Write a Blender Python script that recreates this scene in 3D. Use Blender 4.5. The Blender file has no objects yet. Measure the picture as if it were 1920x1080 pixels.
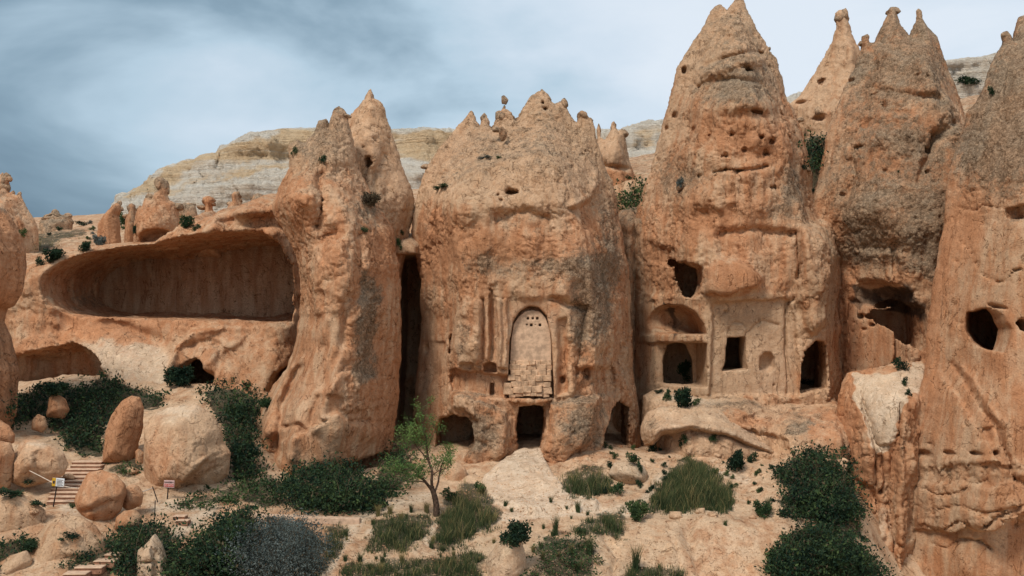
import bpy, math, random
import numpy as np
from mathutils import Vector
scene = bpy.context.scene
R_ = math.radians
# ---------------------------------------------------------------- camera
FP, UC, VC, EYE = 2182.0, 960.0, 600.0, 9.0      # focal length in photo pixels, principal point, eye height
cam_data = bpy.data.cameras.new('camera')
cam_data.sensor_width = 36.0
cam_data.lens = 36.0 * FP / 1920.0
cam_data.shift_y = (VC - 540.0) / 1920.0
cam_data.clip_end = 6000.0
cam = bpy.data.objects.new('camera', cam_data)
cam.location = (0, 0, EYE)
cam.rotation_euler = (R_(90), 0, 0)
scene.collection.objects.link(cam)
scene.camera = cam
# ---------------------------------------------------------------- light
SUN_EL, SUN_AZ = 50.0, 215.0      # azimuth clockwise from +Y: behind the viewer, to the left
az = R_(SUN_AZ)
sun_dir = Vector((math.sin(az) * math.cos(R_(SUN_EL)), math.cos(az) * math.cos(R_(SUN_EL)), math.sin(R_(SUN_EL))))
sd_ = bpy.data.lights.new('sun', 'SUN')
sd_.energy = 3.3
sd_.angle = R_(16)
sd_.color = (1.0, 0.93, 0.84)
so = bpy.data.objects.new('sun', sd_)
so.rotation_euler = sun_dir.to_track_quat('Z', 'Y').to_euler()
so.location = (-30, -20, 60)
scene.collection.objects.link(so)
world = bpy.data.worlds.new('World')
scene.world = world
world.use_nodes = True
wn, wl = world.node_tree.nodes, world.node_tree.links
wn.clear()
def wnode(t, **k):
    n = wn.new(t)
    for a, b in k.items(): setattr(n, a, b)
    return n
sky = wnode('ShaderNodeTexSky', sky_type='NISHITA', sun_disc=False, sun_elevation=R_(SUN_EL), sun_rotation=R_(SUN_AZ))
tc = wnode('ShaderNodeTexCoord')
mp = wnode('ShaderNodeMapping'); mp.inputs['Scale'].default_value = (1.0, 1.0, 2.2); mp.inputs['Location'].default_value = (0.35, 0.0, 0.1)
wl.new(tc.outputs['Generated'], mp.inputs['Vector'])
n1 = wnode('ShaderNodeTexNoise'); n1.inputs['Scale'].default_value = 2.9; n1.inputs['Detail'].default_value = 6; n1.inputs['Roughness'].default_value = 0.5; n1.inputs['Distortion'].default_value = 0.35
wl.new(mp.outputs[0], n1.inputs['Vector'])
sepw = wnode('ShaderNodeSeparateXYZ'); wl.new(tc.outputs['Generated'], sepw.inputs[0])
# a thicker, darker bank of cloud lies to the left and lower right of the view
mx = wnode('ShaderNodeMath', operation='MULTIPLY_ADD'); mx.inputs[1].default_value = 0.62; mx.inputs[2].default_value = 0.13
wl.new(sepw.outputs['X'], mx.inputs[0])
ax = wnode('ShaderNodeMath', operation='MINIMUM'); ax.inputs[1].default_value = 0.17
wl.new(mx.outputs[0], ax.inputs[0])
ad = wnode('ShaderNodeMath', operation='ADD'); wl.new(n1.outputs['Fac'], ad.inputs[0]); wl.new(ax.outputs[0], ad.inputs[1])
cr = wnode('ShaderNodeValToRGB')
el = cr.color_ramp.elements
el[0].position = 0.26; el[0].color = (1.3, 2.1, 2.9, 1)
el[1].position = 0.75; el[1].color = (7.8, 8.6, 9.5, 1)
e = el.new(0.40); e.color = (2.7, 3.9, 4.9, 1)
e = el.new(0.52); e.color = (4.9, 6.4, 7.6, 1)
e = el.new(0.64); e.color = (6.7, 7.8, 8.9, 1)
wl.new(ad.outputs[0], cr.inputs[0])
mixw = wnode('ShaderNodeMix', data_type='RGBA'); mixw.inputs[0].default_value = 0.93
wl.new(sky.outputs[0], mixw.inputs[6]); wl.new(cr.outputs[0], mixw.inputs[7])
bg = wnode('ShaderNodeBackground'); bg.inputs['Strength'].default_value = 0.1
wl.new(mixw.outputs[2], bg.inputs['Color'])
wo = wnode('ShaderNodeOutputWorld'); wl.new(bg.outputs[0], wo.inputs[0])
scene.view_settings.view_transform = 'Standard'
scene.view_settings.look = 'None'
scene.view_settings.exposure = 0.0
scene.view_settings.gamma = 1.0
scene.view_settings.use_curve_mapping = False
scene.render.engine = 'CYCLES'
scene.cycles.max_bounces = 6
scene.cycles.diffuse_bounces = 4
# ---------------------------------------------------------------- numpy helpers
def W(u, v, y):
    return np.array(((u - UC) * y / FP, y, EYE - (v - VC) * y / FP))
_rng = np.random.RandomState(7)
_perm = _rng.permutation(256).astype(np.int32)
_perm = np.concatenate([_perm, _perm, _perm])
_g = _rng.normal(size=(256, 3)).astype(np.float32)
_g /= np.linalg.norm(_g, axis=1)[:, None]
def perlin(x, y, z):
    x, y, z = [np.asarray(a, dtype=np.float32) for a in (x, y, z)]
    xi, yi, zi = np.floor(x), np.floor(y), np.floor(z)
    xf, yf, zf = x - xi, y - yi, z - zi
    xi = xi.astype(np.int32) & 255; yi = yi.astype(np.int32) & 255; zi = zi.astype(np.int32) & 255
    fx, fy, fz = [t * t * t * (t * (t * 6 - 15) + 10) for t in (xf, yf, zf)]
    r = None
    for dx in (0, 1):
        wx = fx if dx else 1 - fx
        for dy in (0, 1):
            wy = wx * (fy if dy else 1 - fy)
            pxy = _perm[_perm[(xi + dx) & 255] + ((yi + dy) & 255)]
            for dz in (0, 1):
                g = _g[_perm[pxy + ((zi + dz) & 255)]]
                t = (g[..., 0] * (xf - dx) + g[..., 1] * (yf - dy) + g[..., 2] * (zf - dz)) * wy * (fz if dz else 1 - fz)
                r = t if r is None else r + t
    return r * 1.6
def fbm(p, f, octv=4, gain=0.5, sz=1.0, off=0.0):
    r = 0; a = 1.0
    for i in range(octv):
        r = r + a * perlin(p[:, 0] * f + off + 17.3 * i, p[:, 1] * f + 3.1 * off, p[:, 2] * f * sz + 5.7 * i)
        f *= 2.03; a *= gain
    return r
def sstep(a, b, x):
    t = np.clip((x - a) / (b - a), 0, 1)
    return t * t * (3 - 2 * t)
def seg_d2(X, Z, a, b):
    ax_, az_ = a; bx, bz = b
    ex, ez = bx - ax_, bz - az_
    L = ex * ex + ez * ez + 1e-12
    t = np.clip(((X - ax_) * ex + (Z - az_) * ez) / L, 0, 1)
    return (X - ax_ - t * ex) ** 2 + (Z - az_ - t * ez) ** 2
def sdpoly(X, Z, pts):
    """signed distance, positive inside"""
    d = np.full(X.shape, 1e12); ins = np.zeros(X.shape, bool)
    n = len(pts)
    for i in range(n):
        a, b = pts[i], pts[(i + 1) % n]
        d = np.minimum(d, seg_d2(X, Z, a, b))
        c = (a[1] > Z) != (b[1] > Z)
        with np.errstate(divide='ignore', invalid='ignore'):
            xx = (b[0] - a[0]) * (Z - a[1]) / ((b[1] - a[1]) or 1e-12) + a[0]
        ins ^= c & (X < xx)
    d = np.sqrt(d)
    return np.where(ins, d, -d)
def feat(U, V, s):
    k = s[0]
    if k == 'b':
        _, u, v, ru, rv = s[:5]
        an = R_(s[5]) if len(s) > 5 else 0
        du, dv = U - u, V - v
        a, b = du * math.cos(an) + dv * math.sin(an), -du * math.sin(an) + dv * math.cos(an)
        return np.exp(-((a / ru) ** 2 + (b / rv) ** 2))
    if k == 'e':
        _, u, v, ru, rv = s[:5]
        an = R_(s[5]) if len(s) > 5 else 0
        du, dv = U - u, V - v
        a, b = du * math.cos(an) + dv * math.sin(an), -du * math.sin(an) + dv * math.cos(an)
        return sstep(1.25, 0.75, np.sqrt((a / ru) ** 2 + (b / rv) ** 2))
    if k == 'p':
        soft = s[2] if len(s) > 2 else 5
        P = s[1]; us = [q[0] for q in P]; vs = [q[1] for q in P]; m = soft * 1.1
        out = np.zeros(U.shape)
        sel = (U > min(us) - m) & (U < max(us) + m) & (V > min(vs) - m) & (V < max(vs) + m)
        if sel.any():
            out[sel] = sstep(-soft, soft, sdpoly(U[sel], V[sel], P))
        return out
    if k == 'l':
        w = s[2]; P = s[1]
        d = np.full(U.shape, 1e9)
        for a, b in zip(P[:-1], P[1:]): d = np.minimum(d, seg_d2(U, V, a, b))
        return np.exp(-d / (w * w))
    if k == 'g':      # from v0 (0) to v1 (1)
        return sstep(0, 1, (V - s[1]) / (s[2] - s[1]))
    if k == 'h':
        return sstep(0, 1, (U - s[1]) / (s[2] - s[1]))
    raise ValueError(k)
def surface_nets(f, o, h):
    s = f < 0
    nx, ny, nz = f.shape
    c = np.zeros((nx - 1, ny - 1, nz - 1), np.uint8)
    for i in (0, 1):
        for j in (0, 1):
            for k in (0, 1):
                c += s[i:nx - 1 + i, j:ny - 1 + j, k:nz - 1 + k]
    act = (c > 0) & (c < 8)
    idx = np.argwhere(act)
    M = len(idx)
    cid = np.full(c.shape, -1, np.int32)
    cid[act] = np.arange(M)
    acc = np.zeros((M, 3)); cnt = np.zeros(M)
    I, J, K = idx.T
    for a in range(3):
        for p in (0, 1):
            for q in (0, 1):
                e0 = [0, 0, 0]; e1 = [0, 0, 0]
                o1, o2 = [d for d in range(3) if d != a]
                e0[o1] = e1[o1] = p; e0[o2] = e1[o2] = q; e1[a] = 1
                fa = f[I + e0[0], J + e0[1], K + e0[2]]; fb = f[I + e1[0], J + e1[1], K + e1[2]]
                m = (fa < 0) != (fb < 0)
                t = np.where(m, fa / np.where(m, fa - fb, 1), 0)
                pos = np.tile(np.array(e0, float), (M, 1)); pos[:, a] += t
                acc[m] += pos[m]; cnt[m] += 1
    v = (idx + acc / cnt[:, None]) * np.array(h) + np.array(o)
    quads = []
    for a in range(3):
        sl0 = [slice(1, -1)] * 3; sl1 = [slice(1, -1)] * 3
        sl0[a] = slice(0, -1); sl1[a] = slice(1, None)
        A, B = s[tuple(sl0)], s[tuple(sl1)]
        e = np.argwhere(A != B)
        if not len(e): continue
        offs = np.ones(3, int); offs[a] = 0
        e = e + offs
        b, d = (a + 1) % 3, (a + 2) % 3
        def cell(db, dd):
            q = e.copy(); q[:, b] += db; q[:, d] += dd
            return cid[q[:, 0], q[:, 1], q[:, 2]]
        Q = np.stack([cell(-1, -1), cell(0, -1), cell(0, 0), cell(-1, 0)], 1)
        ins = s[e[:, 0], e[:, 1], e[:, 2]]
        Q[~ins] = Q[~ins][:, ::-1]
        quads.append(Q)
    return v.astype(np.float32), np.concatenate(quads)
def biggest(v, q):
    """keep the largest connected piece"""
    n = len(v); lab = np.arange(n)
    while True:
        old = lab.copy()
        m = lab[q].min(1)
        for k in range(4): np.minimum.at(lab, q[:, k], m)
        lab = lab[lab]
        if (lab == old).all(): break
    ids, cn = np.unique(lab, return_counts=True)
    keep = lab == ids[cn.argmax()]
    if keep.all(): return v, q
    new = np.cumsum(keep) - 1
    return v[keep], new[q[keep[q].all(1)]]
def vnormals(v, q):
    fn = np.cross(v[q[:, 2]] - v[q[:, 0]], v[q[:, 3]] - v[q[:, 1]])
    n = np.zeros_like(v)
    for k in range(4):
        for a in range(3):
            n[:, a] += np.bincount(q[:, k], fn[:, a], len(v))
    return n / (np.linalg.norm(n, axis=1)[:, None] + 1e-9)
col = scene.collection
def make_mesh(name, v, q, smooth=True, paint=None, tris=None):
    me = bpy.data.meshes.new(name)
    q = np.asarray(q); v = np.asarray(v, dtype=np.float32)
    k = q.shape[1]
    me.vertices.add(len(v)); me.vertices.foreach_set('co', v.ravel())
    li = q.ravel(); ls = np.arange(0, q.size, k, dtype=np.int32)
    if tris is not None and len(tris):
        ls = np.concatenate([ls, q.size + np.arange(0, tris.size, 3, dtype=np.int32)]); li = np.concatenate([li, tris.ravel()])
    me.loops.add(len(li)); me.loops.foreach_set('vertex_index', li.astype(np.int32))
    me.polygons.add(len(ls)); me.polygons.foreach_set('loop_start', ls.astype(np.int32))
    me.polygons.foreach_set('use_smooth', np.full(len(ls), smooth))
    if paint is not None:
        at = me.attributes.new('paint', 'FLOAT_COLOR', 'POINT')
        at.data.foreach_set('color', np.clip(paint, 0, 1).astype(np.float32).ravel())
    me.update(calc_edges=True)
    return me
def link(name, me, mat=None, parent=None, loc=(0, 0, 0), label=None, cat=None, group=None, kind=None):
    o = bpy.data.objects.new(name, me)
    if mat is not None and me is not None and not me.materials: me.materials.append(mat)
    o.location = loc
    if parent is not None: o.parent = parent
    if label: o['label'] = label
    if cat: o['category'] = cat
    if group: o['group'] = group
    if kind: o['kind'] = kind
    col.objects.link(o)
    return o
def interp_axis(c, n, ax_):
    m = c.shape[ax_]
    t = np.linspace(0, m - 1, n); i = np.minimum(t.astype(int), m - 2); w = (t - i).astype(np.float32)
    sh = [1, 1, 1]; sh[ax_] = n; w = w.reshape(sh)
    return np.take(c, i, ax_) * (1 - w) + np.take(c, i + 1, ax_) * w
def blur2(a, n):
    for _ in range(n):
        a = np.pad(a, 1, mode='edge')
        a = (a[:-2, 1:-1] + a[2:, 1:-1] + 2 * a[1:-1, 1:-1]) / 4
        a = np.pad(a, ((0, 0), (1, 1)), mode='edge')
        a = (a[:, :-2] + a[:, 2:] + 2 * a[:, 1:-1]) / 4
    return a
def coarse_back(v, q, n, pt, ylim, cell):
    """the far side of a rock needs few faces: merge its vertices on a coarse grid"""
    m = (v[:, 1] > ylim) & (n[:, 1] > .15)
    key = np.floor(v / cell).astype(np.int64); kk = (key[:, 0] * 4001 + key[:, 1]) * 4001 + key[:, 2]
    ids = np.arange(len(v)); u_, first, inv = np.unique(kk[m], return_index=True, return_inverse=True)
    mi = np.flatnonzero(m); ids[mi] = mi[first][inv]
    q = ids[q]
    deg = (q[:, 0] == q[:, 1]) | (q[:, 1] == q[:, 2]) | (q[:, 2] == q[:, 3]) | (q[:, 3] == q[:, 0]) | (q[:, 0] == q[:, 2]) | (q[:, 1] == q[:, 3])
    Q = q[~deg]; D_ = q[deg]
    t = np.concatenate([D_[:, [0, 1, 2]], D_[:, [0, 2, 3]]])
    t = t[(t[:, 0] != t[:, 1]) & (t[:, 1] != t[:, 2]) & (t[:, 2] != t[:, 0])]
    t = t[np.unique(np.sort(t, 1), axis=0, return_index=True)[1]] if len(t) else t
    use = np.zeros(len(v), bool); use[Q] = True; use[t] = True
    new = np.cumsum(use) - 1
    return v[use], new[Q], new[t], pt[use]
# ---------------------------------------------------------------- materials
def new_mat(name, rough=0.95):
    m = bpy.data.materials.new(name); m.use_nodes = True
    nt = m.node_tree; b = nt.nodes['Principled BSDF']
    b.inputs['Roughness'].default_value = rough
    b.inputs['Specular IOR Level'].default_value = 0.15
    return m, nt, b
class NB:
    def __init__(s, nt): s.nt = nt
    def n(s, t, **k):
        x = s.nt.nodes.new(t)
        for a, b in k.items(): setattr(x, a, b)
        return x
    def set(s, inp, val):
        if hasattr(val, 'is_output') or isinstance(val, bpy.types.NodeSocket): s.nt.links.new(val, inp)
        else: inp.default_value = val
    def math(s, op, a, b=0.0, c=None):
        x = s.n('ShaderNodeMath', operation=op); s.set(x.inputs[0], a); s.set(x.inputs[1], b)
        if c is not None: s.set(x.inputs[2], c)
        return x.outputs[0]
    def noise(s, vec, scale, detail=4, rough=0.55, dist=0.0):
        x = s.n('ShaderNodeTexNoise'); s.set(x.inputs['Vector'], vec)
        x.inputs['Scale'].default_value = scale; x.inputs['Detail'].default_value = detail
        x.inputs['Roughness'].default_value = rough; x.inputs['Distortion'].default_value = dist
        return x.outputs['Fac']
    def mapr(s, val, a, b, c=0.0, d=1.0, smooth=True):
        x = s.n('ShaderNodeMapRange'); 
        if smooth: x.interpolation_type = 'SMOOTHSTEP'
        s.set(x.inputs[0], val)
        for i, t in zip((1, 2, 3, 4), (a, b, c, d)): s.set(x.inputs[i], t)
        return x.outputs[0]
    def mix(s, f, a, b, blend='MIX'):
        x = s.n('ShaderNodeMix', data_type='RGBA', blend_type=blend); s.set(x.inputs[0], f); s.set(x.inputs[6], a); s.set(x.inputs[7], b)
        return x.outputs[2]
def rgb(r, g, b): return (r, g, b, 1.0)
def rock_material(name, tan, orange, pale, lichen, bump=1.0, strata=0.0, speck=1.0):
    m, nt, b = new_mat(name)
    B = NB(nt)
    pos = B.n('ShaderNodeNewGeometry').outputs['Position']
    at = B.n('ShaderNodeAttribute', attribute_name='paint')
    sep = B.n('ShaderNodeSeparateColor'); nt.links.new(at.outputs['Color'], sep.inputs[0])
    pl, po, pp = sep.outputs[0], sep.outputs[1], sep.outputs[2]
    pdk = at.outputs['Alpha']
    stretch = B.n('ShaderNodeMapping'); stretch.inputs['Scale'].default_value = (1, 1, 0.22); nt.links.new(pos, stretch.inputs[0])
    flat = B.n('ShaderNodeMapping'); flat.inputs['Scale'].default_value = (0.25, 0.25, 1.6); nt.links.new(pos, flat.inputs[0])
    nb = B.noise(pos, 0.55, 6, 0.6, 0.3)
    nm = B.noise(pos, 2.6, 6, 0.65)
    nf = B.noise(pos, 14, 4, 0.7)
    nr = B.noise(stretch.outputs[0], 2.2, 6, 0.6, 0.4)
    ns = B.noise(flat.outputs[0], 1.6, 5, 0.6)
    # orange against tan
    o = B.math('ADD', po, B.math('MULTIPLY', B.math('SUBTRACT', B.math('ADD', nb, nr), 1.0), 1.15))
    c = B.mix(B.mapr(o, 0.25, 0.75), tan, orange)
    p = B.math('ADD', pp, B.math('MULTIPLY', B.math('SUBTRACT', B.math('ADD', nm, nr), 1.0), 0.8))
    c = B.mix(B.mapr(p, 0.35, 0.8), c, pale)
    # broad changes of rock colour from bed to bed
    big = B.noise(pos, 0.16, 4, .5, .2)
    c = B.mix(B.mapr(big, .42, .62, 0, .5), c, B.mix(1.0, c, rgb(.80, .84, .84), 'MULTIPLY'))
    c = B.mix(B.mapr(big, .30, .44, .4, 0), c, B.mix(1.0, c, rgb(1.08, 1.0, .9), 'MULTIPLY'))
    # streaks and mottling
    c = B.mix(B.mapr(nr, 0.38, 0.66, 0.0, 0.55), c, B.mix(1.0, c, rgb(0.76, 0.66, 0.58), 'MULTIPLY'))
    c = B.mix(B.mapr(nm, 0.5, 0.72, 0.0, 0.5), c, B.mix(1.0, c, rgb(1.3, 1.22, 1.12), 'MULTIPLY'))
    c = B.mix(B.mapr(ns, 0.55, 0.75, 0.0, 0.35), c, B.mix(1.0, c, rgb(0.8, 0.72, 0.66), 'MULTIPLY'))
    # lichen crust with stony speckle; the same channel darkens the great cave wall
    vo = B.n('ShaderNodeTexVoronoi', feature='F1'); nt.links.new(pos, vo.inputs['Vector']); vo.inputs['Scale'].default_value = 11.0
    vo2 = B.n('ShaderNodeTexVoronoi', feature='F1'); nt.links.new(pos, vo2.inputs['Vector']); vo2.inputs['Scale'].default_value = 24.0
    sepv = B.n('ShaderNodeSeparateColor'); nt.links.new(vo.outputs['Color'], sepv.inputs[0])
    sepv2 = B.n('ShaderNodeSeparateColor'); nt.links.new(vo2.outputs['Color'], sepv2.inputs[0])
    spk = B.math('MULTIPLY_ADD', sepv.outputs[0], 0.5, B.math('MULTIPLY', sepv2.outputs[1], 0.5))
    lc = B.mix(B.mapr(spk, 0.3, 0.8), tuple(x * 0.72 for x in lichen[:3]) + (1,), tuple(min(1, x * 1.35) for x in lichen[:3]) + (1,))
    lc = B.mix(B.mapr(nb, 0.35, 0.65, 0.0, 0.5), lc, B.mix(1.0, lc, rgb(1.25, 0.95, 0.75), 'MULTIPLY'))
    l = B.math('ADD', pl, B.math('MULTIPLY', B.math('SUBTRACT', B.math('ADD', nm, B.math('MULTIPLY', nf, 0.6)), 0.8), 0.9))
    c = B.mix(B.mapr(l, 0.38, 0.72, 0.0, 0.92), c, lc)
    # embedded pebbles everywhere, dark and light
    c = B.mix(B.mapr(sepv2.outputs[0], 0.78, 0.95, 0.0, 0.35 * speck), c, B.mix(1.0, c, rgb(0.5, 0.48, 0.46), 'MULTIPLY'))
    c = B.mix(B.mapr(sepv.outputs[2], 0.82, 0.95, 0.0, 0.3 * speck), c, B.mix(1.0, c, rgb(1.35, 1.3, 1.25), 'MULTIPLY'))
    c = B.mix(B.mapr(nf, 0.42, 0.62, 0.0, 0.4), c, B.mix(1.0, c, rgb(0.74, 0.7, 0.66), 'MULTIPLY'))
    # fine cracks
    ck = B.math('ABSOLUTE', B.math('SUBTRACT', B.noise(pos, 0.75, 7, .55, .9), .5))
    ck2 = B.math('ABSOLUTE', B.math('SUBTRACT', B.noise(stretch.outputs[0], 1.5, 6, .55, .6), .5))
    crk = B.math('MAXIMUM', B.math('MULTIPLY', B.mapr(ck, .0, .012, 1, 0), B.mapr(nm, .46, .56)), B.math('MULTIPLY', B.mapr(ck2, .0, .010, .9, 0), B.mapr(nb, .48, .58)))
    c = B.mix(B.math('MULTIPLY', crk, .85), c, B.mix(1.0, c, rgb(.35, .28, .22), 'MULTIPLY'))
    # rain streaks running down the faces
    streak = B.n('ShaderNodeMapping'); streak.inputs['Scale'].default_value = (1, 1, 0.07); nt.links.new(pos, streak.inputs[0])
    sk = B.noise(streak.outputs[0], 3.2, 5, .6, .2)
    c = B.mix(B.mapr(sk, .5, .72, 0, .5), c, B.mix(1.0, c, rgb(.70, .62, .55), 'MULTIPLY'))
    c = B.mix(B.mapr(sk, .28, .46, .4, 0), c, B.mix(1.0, c, rgb(1.2, 1.15, 1.1), 'MULTIPLY'))
    # soot, water stain, and shade put into the colour of hollows and clefts
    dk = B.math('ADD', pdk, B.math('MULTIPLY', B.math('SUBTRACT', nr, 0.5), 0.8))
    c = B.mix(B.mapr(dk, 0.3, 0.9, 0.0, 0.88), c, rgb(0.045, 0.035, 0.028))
    nt.links.new(c, b.inputs['Base Color'])
    nrx = B.n('ShaderNodeTexNoise', noise_type='RIDGED_MULTIFRACTAL'); nt.links.new(pos, nrx.inputs['Vector']); nrx.inputs['Scale'].default_value = 1.9; nrx.inputs['Detail'].default_value = 6; nrx.inputs['Roughness'].default_value = .55
    h = B.math('MULTIPLY_ADD', nm, 0.08, B.math('MULTIPLY', crk, -.07))
    h = B.math('ADD', h, B.math('MULTIPLY', sk, .07))
    h = B.math('ADD', h, B.math('MULTIPLY', nrx.outputs[0], -0.05))
    h = B.math('ADD', h, B.math('MULTIPLY', B.noise(pos, 80, 2, 0.7), 0.02))
    h = B.math('ADD', h, B.math('MULTIPLY', nf, 0.085))
    h = B.math('ADD', h, B.math('MULTIPLY', nr, 0.06))
    h = B.math('ADD', h, B.math('MULTIPLY', ns, 0.05))
    h = B.math('ADD', h, B.math('MULTIPLY', B.math('MULTIPLY', B.noise(pos, 45, 3, 0.7), 0.03), 1.0))
    h = B.math('SUBTRACT', h, B.math('MULTIPLY', B.math('MULTIPLY', vo.outputs['Distance'], B.math('MULTIPLY_ADD', pl, 0.7, 0.12)), 0.10))
    bp = B.n('ShaderNodeBump'); bp.inputs['Strength'].default_value = 0.66 * bump; bp.inputs['Distance'].default_value = 0.7
    nt.links.new(h, bp.inputs['Height']); nt.links.new(bp.outputs[0], b.inputs['Normal'])
    return m
M_ROCK = rock_material('tuff', rgb(0.55, 0.362, 0.228), rgb(0.51, 0.262, 0.14), rgb(0.63, 0.49, 0.355), rgb(0.235, 0.18, 0.125))
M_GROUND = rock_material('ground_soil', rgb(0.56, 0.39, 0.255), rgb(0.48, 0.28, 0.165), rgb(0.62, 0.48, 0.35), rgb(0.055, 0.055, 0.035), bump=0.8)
M_RIDGE, nt_, b_ = new_mat('ridge_limestone'); B = NB(nt_)
pos = B.n('ShaderNodeNewGeometry').outputs['Position']
at = B.n('ShaderNodeAttribute', attribute_name='paint'); sep = B.n('ShaderNodeSeparateColor'); nt_.links.new(at.outputs['Color'], sep.inputs[0])
def mapped(sc):
    m_ = B.n('ShaderNodeMapping'); m_.inputs['Scale'].default_value = sc; nt_.links.new(pos, m_.inputs[0]); return m_.outputs[0]
bed = B.noise(mapped((.012, .012, .55)), 1.0, 8, .7, .15); bed2 = B.noise(mapped((.05, .05, 2.2)), 1.0, 6, .75)
ver = B.noise(mapped((.45, .45, .035)), 1.0, 6, .65); blo = B.noise(pos, .12, 6, .6); fin = B.noise(pos, 1.3, 5, .75)
o_ = B.math('ADD', sep.outputs[1], B.math('MULTIPLY', B.math('SUBTRACT', B.math('ADD', bed, blo), 1.0), 1.9))
c = B.mix(B.mapr(o_, .25, .75), rgb(.82, .75, .64), rgb(.80, .60, .38))
c = B.mix(B.mapr(bed2, .42, .62, 0, .6), c, B.mix(1.0, c, rgb(.86, .78, .70), 'MULTIPLY'))
c = B.mix(B.mapr(bed2, .3, .42, .5, 0), c, rgb(.68, .63, .55))
c = B.mix(B.mapr(ver, .5, .7, 0, .45), c, B.mix(1.0, c, rgb(.74, .66, .57), 'MULTIPLY'))
l_ = B.math('ADD', sep.outputs[0], B.math('MULTIPLY', B.math('SUBTRACT', B.math('ADD', fin, bed), 1.0), 1.3))
c = B.mix(B.mapr(l_, .5, 1.1, 0, .4), c, rgb(.33, .31, .25))
c = B.mix(B.mapr(fin, .55, .7, 0, .4), c, B.mix(1.0, c, rgb(.74, .71, .64), 'MULTIPLY'))
nt_.links.new(c, b_.inputs['Base Color'])
bp = B.n('ShaderNodeBump'); bp.inputs['Strength'].default_value = 1.0; bp.inputs['Distance'].default_value = 2.2
nt_.links.new(B.math('ADD', B.math('MULTIPLY', bed2, .5), B.math('ADD', B.math('MULTIPLY', fin, .5), B.math('MULTIPLY', ver, .5))), bp.inputs['Height']); nt_.links.new(bp.outputs[0], b_.inputs['Normal'])
# ---------------------------------------------------------------- rock builder
import bmesh
def pebble_mesh(seed, sub=2, pt=(.1, .3, .4, 0), name='rock'):
    bm = bmesh.new(); bmesh.ops.create_icosphere(bm, subdivisions=sub, radius=.5)
    co = np.array([v_.co for v_ in bm.verts]); n_ = fbm(co + seed * 3.3, 1.6, 3)
    cr_ = random.Random(seed); pls = [(Vector((cr_.uniform(-1, 1), cr_.uniform(-1, 1), cr_.uniform(-.6, 1))).normalized(), cr_.uniform(.3, .42)) for _ in range(7)]
    for v_, k in zip(bm.verts, n_):
        v_.co *= 1 + .4 * k
        for nn_, dd_ in pls:
            e_ = v_.co.dot(nn_) - dd_
            if e_ > 0: v_.co -= nn_ * e_ * .85
    me = bpy.data.meshes.new(name); bm.to_mesh(me); bm.free()
    me.attributes.new('paint', 'FLOAT_COLOR', 'POINT').data.foreach_set('color', np.tile(list(pt), len(me.vertices)).astype(np.float32))
    for p_ in me.polygons: p_.use_smooth = True
    return me
CAPM = [pebble_mesh(20 + i, 3, (.62, .3, 0, .12), 'cap_stone') for i in range(5)]
def paint_of(P, U, V, base, feats):
    out = np.tile(np.array(base, float), (len(P), 1))
    ch = {'l': 0, 'o': 1, 'p': 2, 'd': 3}
    for s in feats:
        c = ch[s[0]]; out[:, c] += s[1] * feat(U, V, s[2:])
    return out
SEED = [0]
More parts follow.
